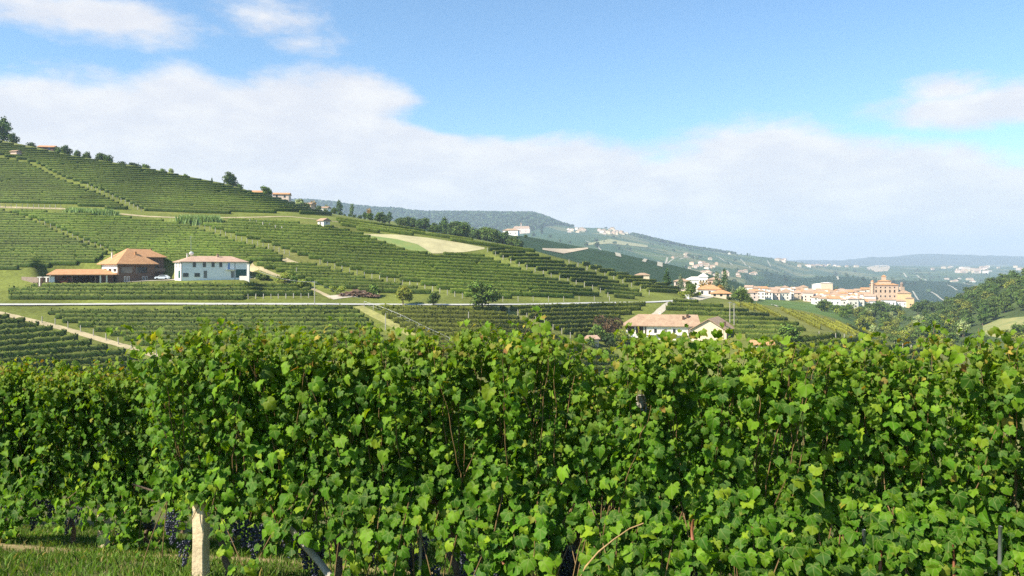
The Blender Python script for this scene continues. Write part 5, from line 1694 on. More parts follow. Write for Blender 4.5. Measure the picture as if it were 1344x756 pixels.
# church and its neighbours on the second hill
def hill_church():
    p = hit(684, 306.5, 600)
    d = p.y
    k = d / F
    t = empty('church', p, R(-18), 'pink church with a small belfry on the second hill', 'church')
    w, dp, h = 20 * k, 6.0, 6.5 * k
    MB().box(-w * 0.55, w * 0.62, -dp, dp, -4, h).build('wall', M_ROSE, t)
    hip(MB(), -w * 0.55, w * 0.62, -dp, dp, h, h + 3.2 * k, 0.5).build('roof', M_ROOFOLD, t)
    b = MB().box(-1.6, 1.6, -1.6, 1.6, h, h + 6 * k).build('belfry', M_ROSE, t)
    MB().add([(-2, -2, h + 6 * k), (2, -2, h + 6 * k), (2, 2, h + 6 * k), (-2, 2, h + 6 * k), (0, 0, h + 8.5 * k)], [(3, 2, 1, 0), (0, 1, 4), (1, 2, 4), (2, 3, 4), (3, 0, 4)]).build('belfry_roof', M_ROOF, b)
    for x in (-0.35, 0.0, 0.35):
        add_window(t, x * w, -dp, h * 0.25, 1.6, h * 0.45, 'f', detail=False)
    for u, pb, w, h, m, lb in ((650, 303, 16, 4.5, M_WHITE, 'white house at the left end of the church hamlet'), (660, 305, 12, 4.0, M_ROSE, 'rose house between the wood and the church'),
                               (671, 308.5, 16, 4.5, M_WHITE, 'white house just below the church'), (639, 301, 10, 4.0, M_PALE, 'pale house half hidden in the wood, left of the church')):
        small_house(hit(u, pb, 600), w, 8, h, 2.2, R(-15), m, M_ROOFOLD, lb, group='houses by the church', wins=3)


hill_church()
p = hit(843, 362.5, 300, 420)
small_house(p, 7.5, 5, 2.4, 1.3, R(-8), M_CREAM, M_ROOFOLD, 'small cream barn on the crest of the terraced vines', 'barn', name='barn', wins=1)

# red-roofed houses at the bend
for u, d, pb, w, h, rh, wm, rm, lb in [
    (931, 372, 391, 10.5, 3.2, 2.2, M_PALE, M_ROOF, 'pale house with a bright red hipped roof at the bend'),
    (946, 365, 392.5, 9.0, 2.2, 1.7, M_CREAM, M_ROOF, 'lower red-roofed house right of the bright red hipped one'),
    (913, 470, 376, 12, 4.0, 2.0, M_WHITE, M_PALE, 'long white building behind the rusty tree'),
    (923, 460, 373, 5, 4.5, 2.2, M_WHITE, M_PALE, 'white building with a pointed pale roof behind the rusty tree'),
    (938, 455, 375, 8, 3.5, 1.6, M_PINK, M_ROOFOLD, 'pinkish house among the silvery conifers'),
    (895, 450, 376, 9, 3.0, 1.6, M_ROSE, M_ROOFOLD, 'rose house behind the pale conifer')]:
    q = at(u, d)
    q.z = max(q.z, -(pb - HY) / F * d)
    small_house(q, w, 7, h, rh, R(-12), wm, rm, lb, group='houses at the bend', wins=3)
e = empty('gate_pillar', hit(902, 392.5, 250), 0, 'square white pillar beside the white drive at the bend', 'pillar')
MB().box(-0.7, 0.7, -0.5, 0.5, -1, 1.6).build('shaft', M_WHITE, e)
MB().box(-0.85, 0.85, -0.65, 0.65, 1.6, 1.8).build('cap', M_WHITE, e)

# ------------------------------------------------------------------ the town and its castle
def castle():
    d = 770
    k = d / F
    p = at(1160, d)
    p.z = -(394 - HY) / F * d
    t = empty('castle', p, R(-14), 'big tan castle with a stepped red roof above the town', 'castle')
    w, dp, h = 31 * k, 17 * k, 20 * k
    x0, x1 = -w / 2, w / 2
    MB().box(x0, x1, -dp / 2, dp / 2, -8, h).build('wall', M_TAN, t)
    hip(MB(), x0, x1, -dp / 2, dp / 2, h, h + 3.6 * k, 0.8, ridge=(x0 + 7, x1 - 7)).build('roof', M_ROOF, t)
    c = MB().box(x0 + 7.0, x1 - 6.0, -4.2, 4.6, h, h + 5.0 * k).build('upper_storey', M_TAN, t)
    hip(MB(), x0 + 7.0, x1 - 6.0, -4.2, 4.6, h + 5.0 * k, h + 7.0 * k, 0.5).build('upper_roof', M_ROOF, c)
    l = MB().box(x0 + 10.0, x0 + 13.6, -1.8, 1.8, h + 6 * k, h + 11.0 * k).build('lantern', M_TAN, t)
    hip(MB(), x0 + 10.0, x0 + 13.6, -1.8, 1.8, h + 11.0 * k, h + 13.4 * k, 0.3).build('lantern_roof', M_ROOF, l)
    tb = MB().lathe([(1.3, -8), (1.3, h + 1.6), (1.6, h + 1.7), (1.6, h + 3.6)], 12, x0, -dp / 2)
    tw = tb.build('turret', M_TAN, t)
    MB().lathe([(1.8, h + 3.6), (0.05, h + 5.0)], 12, x0, -dp / 2).build('turret_roof', M_ROOF, tw)
    for r, (z, hh) in enumerate(((h * 0.80, 1.4), (h * 0.52, 2.6), (h * 0.22, 1.8))):
        for i in range(5):
            add_window(t, x0 + 3.4 + i * (w - 6.8) / 4, -dp / 2, z, 1.3, hh, 'f', M_ROOF if r == 1 else M_PINK, detail=True)
    for y in (-3.5, 2.5):
        for z in (h * 0.5, h * 0.78):
            add_window(t, x0, y, z, 1.2, 1.9, 'l', M_PINK)
    MB().box(x0 - 0.2, x1 + 0.2, -dp / 2 - 0.2, -dp / 2 - 0.003, h * 0.92, h * 0.95).build('cornice', M_PINK, t)
    # annexe, church and its tower to the right
    def spot(u, pb, dd):
        q = at(u, dd)
        q.z = -(pb - HY) / F * dd
        return q
    kk = 760 / F
    small_house(spot(1186, 402, 760), 15 * kk, 10, 17 * kk, 3.2, R(-14), M_OCHRE, M_ROOFOLD, 'ochre church just right of the castle', 'church', group=None, wins=2, name='church')
    e = empty('church_tower', spot(1183.5, 400, 774), 0, 'slim round-topped church tower right of the castle', 'tower')
    MB().box(-1.9, 1.9, -1.9, 1.9, -6, 24 * kk).build('shaft', M_TAN, e)
    b = MB().lathe([(1.5, 24 * kk), (1.5, 27 * kk), (1.75, 27.2 * kk), (1.2, 29.5 * kk), (0.1, 30.5 * kk)], 12).build('belfry', M_GREYW, e)
    small_house(spot(1194, 406, 740), 6.5, 6, 10.5, 1.6, R(-16), M_OCHRE, M_ROOFOLD, 'tall yellow gatehouse at the right end of the town', 'gatehouse', wins=1, name='gatehouse')
    small_house(spot(1180, 405, 745), 13, 7, 7.0, 1.8, R(-14), M_WHITE, M_ROOFOLD, 'white hall below the ochre church', 'hall', wins=3, name='hall')
    small_house(spot(1166, 404, 742), 12, 7, 7.5, 1.6, R(-14), M_WHITE, M_ROOFOLD, 'white house at the foot of the castle wall', wins=3)
    # white block
    small_house(spot(1074, 391, 860), 12, 9, 15, 1.2, R(-12), M_WHITE, M_PALE, 'tall white block standing above the town roofs', 'apartment block', wins=3, name='apartment_block')
    small_house(spot(1085, 390, 850), 11, 9, 15.5, 1.0, R(-12), M_CREAM, M_PALE, 'tall cream block beside the white block', 'apartment block', wins=3, name='apartment_block')


castle()
walls = [('cream', M_CREAM), ('pale', M_PALE), ('white', M_WHITE), ('white', M_WHITE), ('rose', M_ROSE), ('pale', M_PALE)]
sizes = [(8, 8, 6.0, 2.2), (11, 8, 6.5, 2.2), (14, 9, 5.5, 2.4), (9, 8, 8.0, 2.2), (7, 7, 7.0, 2.0)]
pl = []
for tier, (pb0, u0, u1, n) in enumerate([(387, 978, 1058, 10), (389, 1052, 1140, 11), (392, 976, 1045, 8), (392.5, 1046, 1142, 12), (396, 1056, 1146, 12), (400, 1070, 1146, 10), (404, 1092, 1150, 8), (393, 1004, 1042, 4)]):
    for i in range(n):
        u = u0 + (u1 - u0) * (i + 0.5) / n + rng.uniform(-1.5, 1.5)
        pl.append((u, pb0 + rng.uniform(-0.8, 0.8), tier))
for i, (u, pb, tier) in enumerate(pl):
    d = cast(u, pb, 560, 960)
    if d is None:
        d = 900 - 22 * (pb - 386)
    q = at(u, d)
    q.z = -(pb - HY) / F * d
    q.z = max(q.z, float(H(u, d)))
    wn, wm = walls[int(rng.integers(0, 6))]
    w, dp, h, rh = sizes[int(rng.integers(0, 5))]
    rn, rm = [('old tiled', M_ROOFOLD), ('red tiled', M_ROOF), ('pale tiled', M_ROOFPALE)][int(rng.choice([0, 0, 1, 2]))]
    zone = 'at the left end of town' if u < 1052 else 'between the white block and the castle' if u > 1092 else 'around the tall white block'
    gb = 'lr' if rng.random() < 0.5 else ''
    small_house(q, w, dp, h, rh if not gb else rh + 0.01, R(-12 + rng.uniform(-14, 14)), wm, rm, f'{wn} town house with {rn} roof {zone}', group=f'houses {zone}', wins=2 if w < 10 else 3, gable=gb)


hwalls = [('cream', M_CREAM), ('tan', M_TAN), ('rose', M_ROSE), ('pale', M_PALE), ('cream', M_CREAM)]


def hamlet(n, ubox, pfun, dmin, group, label, hs=(4, 7), w=(7, 13), seed=1):
    rs = np.random.default_rng(seed)
    for i in range(n):
        u = rs.uniform(*ubox)
        a, b = pfun(u)
        pb = rs.uniform(a, b)
        d = cast(u, pb, dmin)
        if d is None or d > 7000:
            continue
        wn, wm = hwalls[int(rs.integers(0, 5))]
        ww = 1.0 * float(rs.choice([w[0], (w[0] + w[1]) / 2, w[1]]))
        hh = 1.15 * float(rs.choice([hs[0], hs[1]]))
        rn, rm = [('old tiled', M_ROOFOLD), ('pale tiled', M_ROOFPALE)][int(rs.integers(0, 2))]
        small_house(G(u, d), ww, ww * 0.75, hh, 2.5, R(rs.uniform(-30, 10)), wm, rm, f'{wn} house with {rn} roof {label}', group=group)


hamlet(46, (786, 832), lambda u: (np.interp(u, [786, 800, 830], [303, 299, 303]), np.interp(u, [786, 800, 830], [306, 309, 308])), 3200, 'houses of the hilltop town', 'in the distant hilltop town', (6, 11), (12, 20), 1)
hamlet(14, (742, 768), lambda u: (301, 305.5), 3200, 'houses of the ridge hamlet', 'in the hamlet left of the hilltop town', (6, 9), (12, 18), 2)
hamlet(16, (905, 942), lambda u: (346, 353), 1350, 'houses on the near slope', 'on the far slope behind the conifers', (4, 7), (8, 14), 3)
hamlet(16, (908, 995), lambda u: (357, 364), 1250, 'houses in the far valley', 'in the valley behind the dark hill', (4, 7), (10, 16), 4)
hamlet(10, (1016, 1032), lambda u: (341, 345), 2800, 'houses on the far spur', 'on the far spur left of the castle', (6, 9), (14, 22), 5)
hamlet(18, (1045, 1125), lambda u: (347.5, 351), 3500, 'houses on the far ridge', 'on the far ridge above the town', (6, 10), (16, 26), 6)
hamlet(22, (1255, 1300), lambda u: (352, 359), 3500, 'houses of the far village', 'in the far village on the plain', (7, 12), (18, 30), 7)
hamlet(18, (1215, 1344), lambda u: (350.5, 356), 3800, 'houses scattered on the plain', 'scattered over the far plain', (7, 12), (18, 34), 8)
hamlet(8, (1240, 1280), lambda u: (366, 371), 1700, 'houses on the dark ridge', 'on the dark ridge right of the castle', (4, 7), (12, 20), 9)
hamlet(9, (870, 960), lambda u: (322, 345), 1900, 'lone farms on the far hills', 'alone on the far hillside', (4, 7), (10, 16), 10)
small_house(hit(1266, 389, 1200), 16, 10, 6, 3, R(-10), M_WHITE, M_ROOFOLD, 'white farmhouse on the dark slope right of the castle', 'farmhouse', name='farmhouse')

# ------------------------------------------------------------------ posts, poles, fence, wood pile
PM = {}


def post(u, pb, h, label, group, dmin=150, w=0.16, m=None, dmax=20000, name='trellis_post'):
    m = m or M_POSTGREY
    k = (round(h, 2), w, m.name)
    if k not in PM:
        PM[k] = MB().box(-w / 2, w / 2, -w / 2, w / 2, -0.5, h - 0.05).box(-w / 2 + 0.02, w / 2 - 0.02, -w / 2 + 0.02, w / 2 - 0.02, h - 0.05, h).mesh('trellis_post', m)
    o = link(name, PM[k])
    o.location = hit(u, pb, dmin, dmax)
    o.rotation_euler = (0, R(rng.normal(0, 2)), rng.uniform(0, 1.5))
    tag(o, label, 'post', group)
    return o


def post_line(pts, n, h, label, group, **kw):
    us, ps = zip(*pts)
    L = np.concatenate([[0], np.cumsum(np.hypot(np.diff(us), np.diff(ps)))])
    for s in np.linspace(0, L[-1], n):
        post(float(np.interp(s, L, us)), float(np.interp(s, L, ps)), h, label, group, **kw)


post_line([(55, 424), (74, 427), (110, 437), (146, 449), (180, 461), (205, 470)], 10, 2.0, 'pale row-end post along the dirt track', 'posts along the dirt track', w=0.19)
post_line([(115, 246), (140, 257), (166, 268), (186, 278)], 14, 1.9, 'row-end post on the upper diagonal path', 'posts on the upper diagonal path', w=0.17)
post_line([(262, 298), (313, 316), (357, 327.5), (380, 336)], 18, 1.9, 'row-end post on the diagonal path above the white house', 'posts on the path above the white house', w=0.17)
post_line([(52, 293), (100, 315), (147, 333)], 14, 1.9, 'row-end post on the path behind the carport', 'posts on the path behind the carport', w=0.17)
post_line([(420, 347), (487, 366), (547, 378), (607, 392)], 20, 1.9, 'row-end post on the path above the wood pile', 'posts on the path above the wood pile', w=0.19)
post_line([(640, 331), (678, 349), (725, 365), (785, 382), (798, 390)], 16, 1.9, 'pale post at the square end of a curved row', 'posts at the ends of the curved rows', w=0.2)
post_line([(747, 346), (787, 361), (823, 374), (852, 387)], 10, 1.9, 'row-end post on the upper light path near the crest', 'posts near the crest', w=0.19)
post_line([(320, 292), (345, 298), (370, 304)], 7, 2.2, 'stepped pale post below the reed clump', 'stepped posts below the reeds', w=0.3)
post_line([(668, 410), (700, 421), (728, 434), (760, 449)], 9, 1.9, 'row-end post right of the large round tree', 'posts right of the large round tree', w=0.17)
post_line([(640, 396), (722, 396), (760, 395.5), (800, 395)], 9, 1.9, 'post at the roadside edge of the central vines', 'posts along the upper road edge', w=0.17)
post_line([(326, 392), (350, 392), (380, 391.5), (405, 391)], 9, 1.6, 'pale vine post on the terrace edge, right end', 'posts on the terrace edge', w=0.2)
post_line([(0, 273), (30, 273), (60, 273.5), (80, 274)], 12, 1.8, 'light post along the upper hill track at left', 'posts along the hill track', w=0.2)
post_line([(1075, 443), (1110, 447), (1150, 454), (1196, 462)], 12, 1.9, 'row-end post on the shaded side of the knoll', 'posts on the knoll', w=0.17)

# sloping wire fence
def wire_fence():
    pts = [(478, 403), (490, 407), (502, 411), (514, 416), (526, 421), (538, 427), (550, 433), (562, 439), (575, 445), (590, 452)]
    P0 = hit(*pts[0], 180)
    t = empty('wire_fence', P0, 0, 'pale post and rail fence sloping down between two vineyards', 'fence')
    tops = []
    for u, p in pts:
        q = hit(u, p, 180) - P0
        MB().box(q.x - 0.09, q.x + 0.09, q.y - 0.09, q.y + 0.09, q.z - 0.4, q.z + 1.8).build('post', M_POSTGREY, t)
        tops.append((q.x, q.y - 0.02, q.z + 1.85))
    MB().tube(tops, 0.035, 5).build('rail', M_STEEL, t)
    MB().tube([(a, b - 0.1, c - 0.8) for a, b, c in tops], 0.02, 4).build('wire', M_STEEL, t)
    ribbon('grass_path', [(470, 402), (500, 418), (530, 434), (560, 452)], 3.2, mat('dry_grass', (0.26, 0.25, 0.08), 0.95, 0.3, 0.4), 0.07)


wire_fence()


def utility_pole(u, pb, ptop, label, arm=True):
    b = hit(u, pb, 180)
    h = (pb - ptop) * b.y / F
    t = empty('utility_pole', b, 0, label, 'utility pole', None)
    MB().tube([(0, 0, -0.5), (0, 0, h)], [0.17, 0.11], 8).build('pole', M_POSTGREY, t)
    if arm:
        MB().box(-0.7, 0.7, -0.07, 0.07, h - 0.35, h - 0.22).build('crossarm', M_STEEL, t)
    return b + Vector((0, 0, h - 0.2))


A_ = utility_pole(413, 403.5, 369, 'pale utility pole beside the road below the white house')
B_ = utility_pole(506, 433, 411, 'short pole beside the sloping wire fence', False)
utility_pole(615, 424, 409, 'thin pole standing among the vines below the roadside trees', False)
utility_pole(765 / 6.11 + 264, 362, 351, 'short pole among the bushes right of the white house', False)
C_ = utility_pole(958, 428, 396, 'left pole of the pale pair behind the long farmhouse')
D_ = utility_pole(963.5, 428, 398, 'right pole of the pale pair behind the long farmhouse')
e = empty('pole_stay', hit(970, 424, 180), 0, 'slanting stay leaning on the pale pole pair', 'pole stay')
dv = (C_ - e.location)
MB().tube([(0, 0, -0.3), tuple(dv * 0.85)], 0.09, 6).build('strut', M_POSTGREY, e)


def cable(a, b, sag, label):
    pts = []
    for i in range(17):
        t = i / 16
        p = a.lerp(b, t)
        p.z -= sag * 4 * t * (1 - t)
        pts.append(p)
    o = MB().tube(pts, 0.035, 4).build('overhead_cable', M_STEEL)
    tag(o, label, 'cable')


cable(A_, at(340, 256, -(356 - HY) / F * 256), 1.0, 'overhead cable from the white house yard to the roadside pole')
cable(A_, hit(474, 400, 180) + Vector((0, 0, 2.0)), 0.6, 'overhead cable from the roadside pole down to the wire fence')


def wood_pile():
    rs = np.random.default_rng(5)
    b = hit(472, 389.5, 180)
    mb = MB()
    for i in range(170):
        x = rs.uniform(-6.3, 6.3)
        hmax = 2.3 * max(0.15, 1 - abs(x + 1.2) / 6.8) + 0.25
        z = rs.uniform(0.1, hmax)
        y = rs.uniform(-1.2, 1.6)
        a = rs.normal(0.0, 0.5)
        l = rs.uniform(0.8, 1.7)
        r = rs.uniform(0.11, 0.24)
        dx, dy = math.cos(a) * l, math.sin(a) * l * 0.6
        if rs.random() < 0.5:
            dx, dy = dy * 0.4, -l * 0.6
        mb.tube([(x - dx, y - dy, z), (x + dx, y + dy, z + rs.normal(0, 0.1))], r, 7)
    o = mb.build('wood_pile', mat('cut_logs', (0.24, 0.15, 0.10), 0.9, 0.5, 0.9, c2=(0.08, 0.045, 0.03)))
    o.location = b
    tag(o, 'long heap of cut logs lying above the road', 'wood pile')


wood_pile()


# ------------------------------------------------------------------ foreground vines
def leaf_shape(rs, inner=True):
    """one five-lobed toothed vine leaf, petiole end at the origin, tip towards -y, about one unit wide"""
    keys = [(0, 0.60), (16, 0.55), (34, 0.46), (52, 0.52), (68, 0.57), (86, 0.53), (104, 0.47), (120, 0.51), (138, 0.53), (156, 0.46), (170, 0.31), (180, 0.22)]
    a = np.array([k[0] for k in keys], float)
    r = np.array([k[1] for k in keys])
    n = 24
    th = np.linspace(0, 360, n, endpoint=False)
    half = np.minimum(th, 360 - th)
    rr = np.interp(half, a, r) * (1 + 0.07 * rs.normal(0, 1, n))
    rr[::2] *= 1.05
    rr[1::2] *= 0.95
    rr *= 1 + 0.10 * np.sin(np.radians(th) + rs.uniform(0, 6.28))
    c = np.array([0.0, -0.26])
    px = np.sin(np.radians(th)) * rr
    pyy = -np.cos(np.radians(th)) * rr
    ring = np.stack([px, pyy], 1) + c
    if inner:
        ring2 = np.stack([px, pyy], 1) * 0.55 + c
        P2 = np.concatenate([c[None], ring2, ring])
    else:
        P2 = np.concatenate([c[None], ring])
    x, y = P2[:, 0], P2[:, 1]
    fold, cup, droop = rs.uniform(0.0, 0.65), rs.uniform(-0.9, 0.35), rs.uniform(0.1, 1.3)
    ang = np.arctan2(x, -(y - c[1]))
    rad = np.hypot(x, y - c[1])
    z = fold * np.abs(x) + cup * x * x - droop * np.clip(-(y + 0.1), 0, 1) ** 2 + 0.16 * rad * rad * np.sin(ang * 5 + rs.uniform(0, 6)) * rs.uniform(0.4, 1.3)
    z += 0.03 * rs.normal(0, 1, len(x)) * (rad > 0.3)
    V = np.stack([x, y, z], 1)
    i = np.arange(n)
    j = (i + 1) % n
    if inner:
        tri = np.stack([np.zeros(n, int), 1 + i, 1 + j], 1)
        qd = np.stack([1 + i, 1 + n + i, 1 + n + j, 1 + j], 1)
        return V, tri, qd, P2
    return V, np.stack([np.zeros(n, int), 1 + i, 1 + j], 1), np.zeros((0, 4), int), P2


LRS = np.random.default_rng(42)
LEAVES = [leaf_shape(LRS, True) for _ in range(12)]
LEAVES_LO = [leaf_shape(LRS, False) for _ in range(8)]


def leaves_mesh(name, pos, nrm, tip, size, col, lib):
    m = len(pos)
    var = LRS.integers(0, len(lib), m)
    n = nrm / np.linalg.norm(nrm, axis=1)[:, None]
    t = tip - (tip * n).sum(1)[:, None] * n
    t /= np.linalg.norm(t, axis=1)[:, None] + 1e-9
    yv = -t
    xv = np.cross(yv, n)
    Vs, Cs, Us, T3, Q4 = [], [], [], [], []
    b = 0
    for k, (V, tri, qd, P2) in enumerate(lib):
        ix = np.nonzero(var == k)[0]
        if not len(ix):
            continue
        W = pos[ix][:, None] + size[ix][:, None, None] * (V[None, :, 0:1] * xv[ix][:, None] + V[None, :, 1:2] * yv[ix][:, None] + V[None, :, 2:3] * n[ix][:, None])
        nv = len(V)
        Vs.append(W.reshape(-1, 3))
        Cs.append(np.repeat(col[ix], nv, 0))
        Us.append(np.tile(P2, (len(ix), 1)))
        offs = b + np.arange(len(ix))[:, None, None] * nv
        T3.append((tri[None] + offs).reshape(-1, 3))
        if len(qd):
            Q4.append((qd[None] + offs).reshape(-1, 4))
        b += len(ix) * nv
    polys = [np.concatenate(T3)] + ([np.concatenate(Q4)] if Q4 else [])
    return mesh_np(name, np.concatenate(Vs), polys, M_LEAF, np.concatenate(Cs), np.concatenate(Us), smooth=True)


PAL = np.array([[0.034, 0.098, 0.007], [0.058, 0.150, 0.008], [0.088, 0.195, 0.009], [0.128, 0.245, 0.012], [0.064, 0.140, 0.022], [0.195, 0.290, 0.016]])
PALW = np.array([0.20, 0.27, 0.23, 0.14, 0.09, 0.07])
AUT = np.array([[0.34, 0.30, 0.035], [0.42, 0.30, 0.06], [0.36, 0.20, 0.05], [0.26, 0.11, 0.04], [0.22, 0.25, 0.035]])
FRONT = Vector((-ROW_S, -1, 0)).normalized()
ALONG = Vector((1, -ROW_S, 0)).normalized()
FR, AL = np.array(FRONT), np.array(ALONG)


def row_pt(x, q):
    """point on the ground at lateral x (on the front row line) and distance q behind the front row"""
    y = 5.81 - ROW_S * x
    return x - FR[0] * q, y - FR[1] * q


SDN = np.array(sd)


def grow(x0, x1, q, nshoot, topz, seed, lo=False, skirt=0.3, autumn=0.45, gaps=(), holes=(), reps=2):
    """shoots and leaves of one vine between x0 and x1 on the row at offset q; returns (foliage mesh, canes mesh)"""
    rs = np.random.default_rng(seed)
    P_, N_, T_, S_, C_ = [], [], [], [], []
    mb = MB()

    def leaf(p, outw, size, t, side):
        n = FR * outw * rs.uniform(0.25, 1.0) + np.array([0, 0, 1.0]) * rs.uniform(0.05, 0.8) + SDN * 0.55 + rs.normal(0, 0.45, 3)
        tp = np.array([0, 0, -1.0]) + FR * outw * 0.35 + AL * side * 0.4 + rs.normal(0, 0.38, 3)
        c = PAL[rs.choice(6, p=PALW)] * rs.uniform(0.75, 1.3)
        pa = autumn * np.clip((t - 0.84) / 0.16, 0, 1) + 0.010
        if t < 0.05:
            pa += 0.05
        if rs.random() < pa:
            a = AUT[rs.choice(5, p=[0.28, 0.17, 0.08, 0.05, 0.42])] * rs.uniform(0.7, 1.15)
            w = rs.uniform(0.3, 0.95)
            size *= 0.8
            c = c * (1 - w) + a * w
        else:
            w = np.clip((t - 0.72) / 0.25, 0, 1) * rs.uniform(0.1, 0.75)
            c = c * (1 - w) + np.array([0.19, 0.265, 0.022]) * w
        P_.append(p); N_.append(n); T_.append(tp); S_.append(size); C_.append(c)

    for i in range(nshoot):
        xs = x0 + (x1 - x0) * (i + rs.uniform(0.1, 0.9)) / nshoot
        gx, gy = row_pt(xs, q)
        gz = float(near_z(gx, gy))
        z0 = gz + rs.uniform(0.62, 0.80)
        zt = topz + rs.normal(0.0, 0.045) + (0.10 if rs.random() < 0.10 else 0)
        for g0, gw, gd in gaps:
            zt -= gd * math.exp(-((xs - g0) / gw) ** 4)
        L = max(0.3, zt - z0)
        n = int(L / 0.029)
        ox, oq = 0.0, rs.uniform(-0.10, 0.10)
        vx, vq = rs.normal(0, 0.010), rs.normal(0, 0.006)
        pts = []
        for k in range(n + 1):
            t = k / n
            ox += vx * 0.55 + rs.normal(0, 0.005)
            oq += vq + rs.normal(0, 0.006)
            oq *= 0.98
            pts.append(np.array([gx, gy, z0 + L * t]) + AL * ox - FR * oq)
        st = pts[::3] + [pts[-1]]
        mb.tube(st, [0.005 - 0.0038 * j / len(st) for j in range(len(st))], 4, cap=False)
        for k, p in enumerate(pts):
            t = k / n
            for rep in range(reps + (1 if t > 0.8 else 0)):
                outw = 1 if (k + rep) % 2 == 0 else -1
                if rs.random() < 0.25:
                    outw = -outw
                if rep > 0 and rs.random() < 0.25:
                    continue
                side = rs.choice([-1, 1])
                pet = rs.uniform(0.05, 0.17) * (1 if rep == 0 else 0.8)
                lp = p + FR * outw * pet * rs.uniform(0.4, 1.0) + AL * side * pet * rs.uniform(0.2, 1.0) + np.array([0, 0, rs.uniform(-0.02, 0.06)])
                sz = rs.choice([0.042, 0.054, 0.066, 0.082, 0.108], p=[0.24, 0.31, 0.26, 0.14, 0.05]) * rs.uniform(0.82, 1.1) * (1.12 if lo else 1.0)
                if t > 0.86:
                    sz *= 0.75
                if rep == 1:
                    sz *= 0.75
                leaf(lp, outw, sz, t, side)
    # drooping shoots that skirt the fruit
    for i in range(int(nshoot * skirt)):
        xs = rs.uniform(x0, x1)
        gx, gy = row_pt(xs, q)
        gz = float(near_z(gx, gy))
        p = np.array([gx, gy, gz + rs.uniform(0.75, 1.0)])
        v = FR * rs.uniform(0.02, 0.05) + AL * rs.normal(0, 0.025)
        pts = [p.copy()]
        n = int(rs.integers(6, 12))
        for k in range(n):
            v = v + np.array([0, 0, -0.012])
            p = p + v
            if p[2] < gz + 0.12:
                break
            pts.append(p.copy())
            for rep in range(4):
                side = rs.choice([-1, 1])
                leaf(p + FR * rs.uniform(-0.03, 0.1) + AL * side * rs.uniform(0.02, 0.1), 1, rs.uniform(0.05, 0.105), 0.3, side)
        if len(pts) > 2:
            mb.tube(pts, 0.004, 4, cap=False)
    P_, N_, T_, S_, C_ = map(np.array, (P_, N_, T_, S_, C_))
    keep = np.ones(len(P_), bool)
    hol = vnoise(P_[:, 0] / 0.20, P_[:, 2] / 0.36, 71) * 0.75 + vnoise(P_[:, 0] / 0.09, P_[:, 2] / 0.14, 72) * 0.45
    qn = (P_[:, 1] + ROW_S * P_[:, 0] - 5.81) / ROW_L - q
    nearp = np.zeros(len(P_), bool)
    for px_ in (-2.42, 0.96, -5.15):
        nearp |= np.abs(P_[:, 0] - px_) < 0.14
    keep &= ~((hol < (-0.40 if q < 1 else -9)) & (qn < 0.02) & (P_[:, 2] < topz - 0.12) & ~nearp)
    for hx, hz, hw, hh in holes:                                    # thin spots in the leaf wall
        qn = (P_[:, 1] + ROW_S * P_[:, 0] - 5.81) / ROW_L - q
        keep &= ~((np.abs(P_[:, 0] - hx) < hw) & (np.abs(P_[:, 2] - hz) < hh) & (qn < (0.08 if hx > 0 else 0.35)))
    fol = leaves_mesh('foliage', P_[keep], N_[keep], T_[keep], S_[keep], C_[keep], LEAVES_LO if lo else LEAVES)
    return fol, mb.mesh('canes', M_CANEDARK)


def bunch_mesh(seed):
    rs = np.random.default_rng(seed)
    import bmesh
    base = bmesh.new()
    bmesh.ops.create_icosphere(base, subdivisions=2, radius=1.0)
    bv = np.array([v.co[:] for v in base.verts])
    bf = np.array([[v.index for v in f.verts] for f in base.faces])
    base.free()
    L = rs.uniform(0.15, 0.21)
    V, Fs = [], []
    k = 0
    for gi in range(74):
        t = rs.random() ** 1.25 if gi > 12 else gi / 12
        rad = 0.006 if gi <= 12 else (0.043 * (1 - t) ** 0.7 + 0.008) * rs.uniform(0.75, 1.1)
        a = rs.uniform(0, 6.283)
        c = np.array([rad * math.cos(a), rad * math.sin(a), -t * L])
        r = rs.uniform(0.0088, 0.0108)
        V.append(bv * r + c)
        Fs.append(bf + k)
        k += len(bv)
    me = mesh_np('grape_bunch', np.concatenate(V), [np.concatenate(Fs)], M_GRAPE, smooth=True)
    return me


BUNCH = [bunch_mesh(300 + i) for i in range(4)]


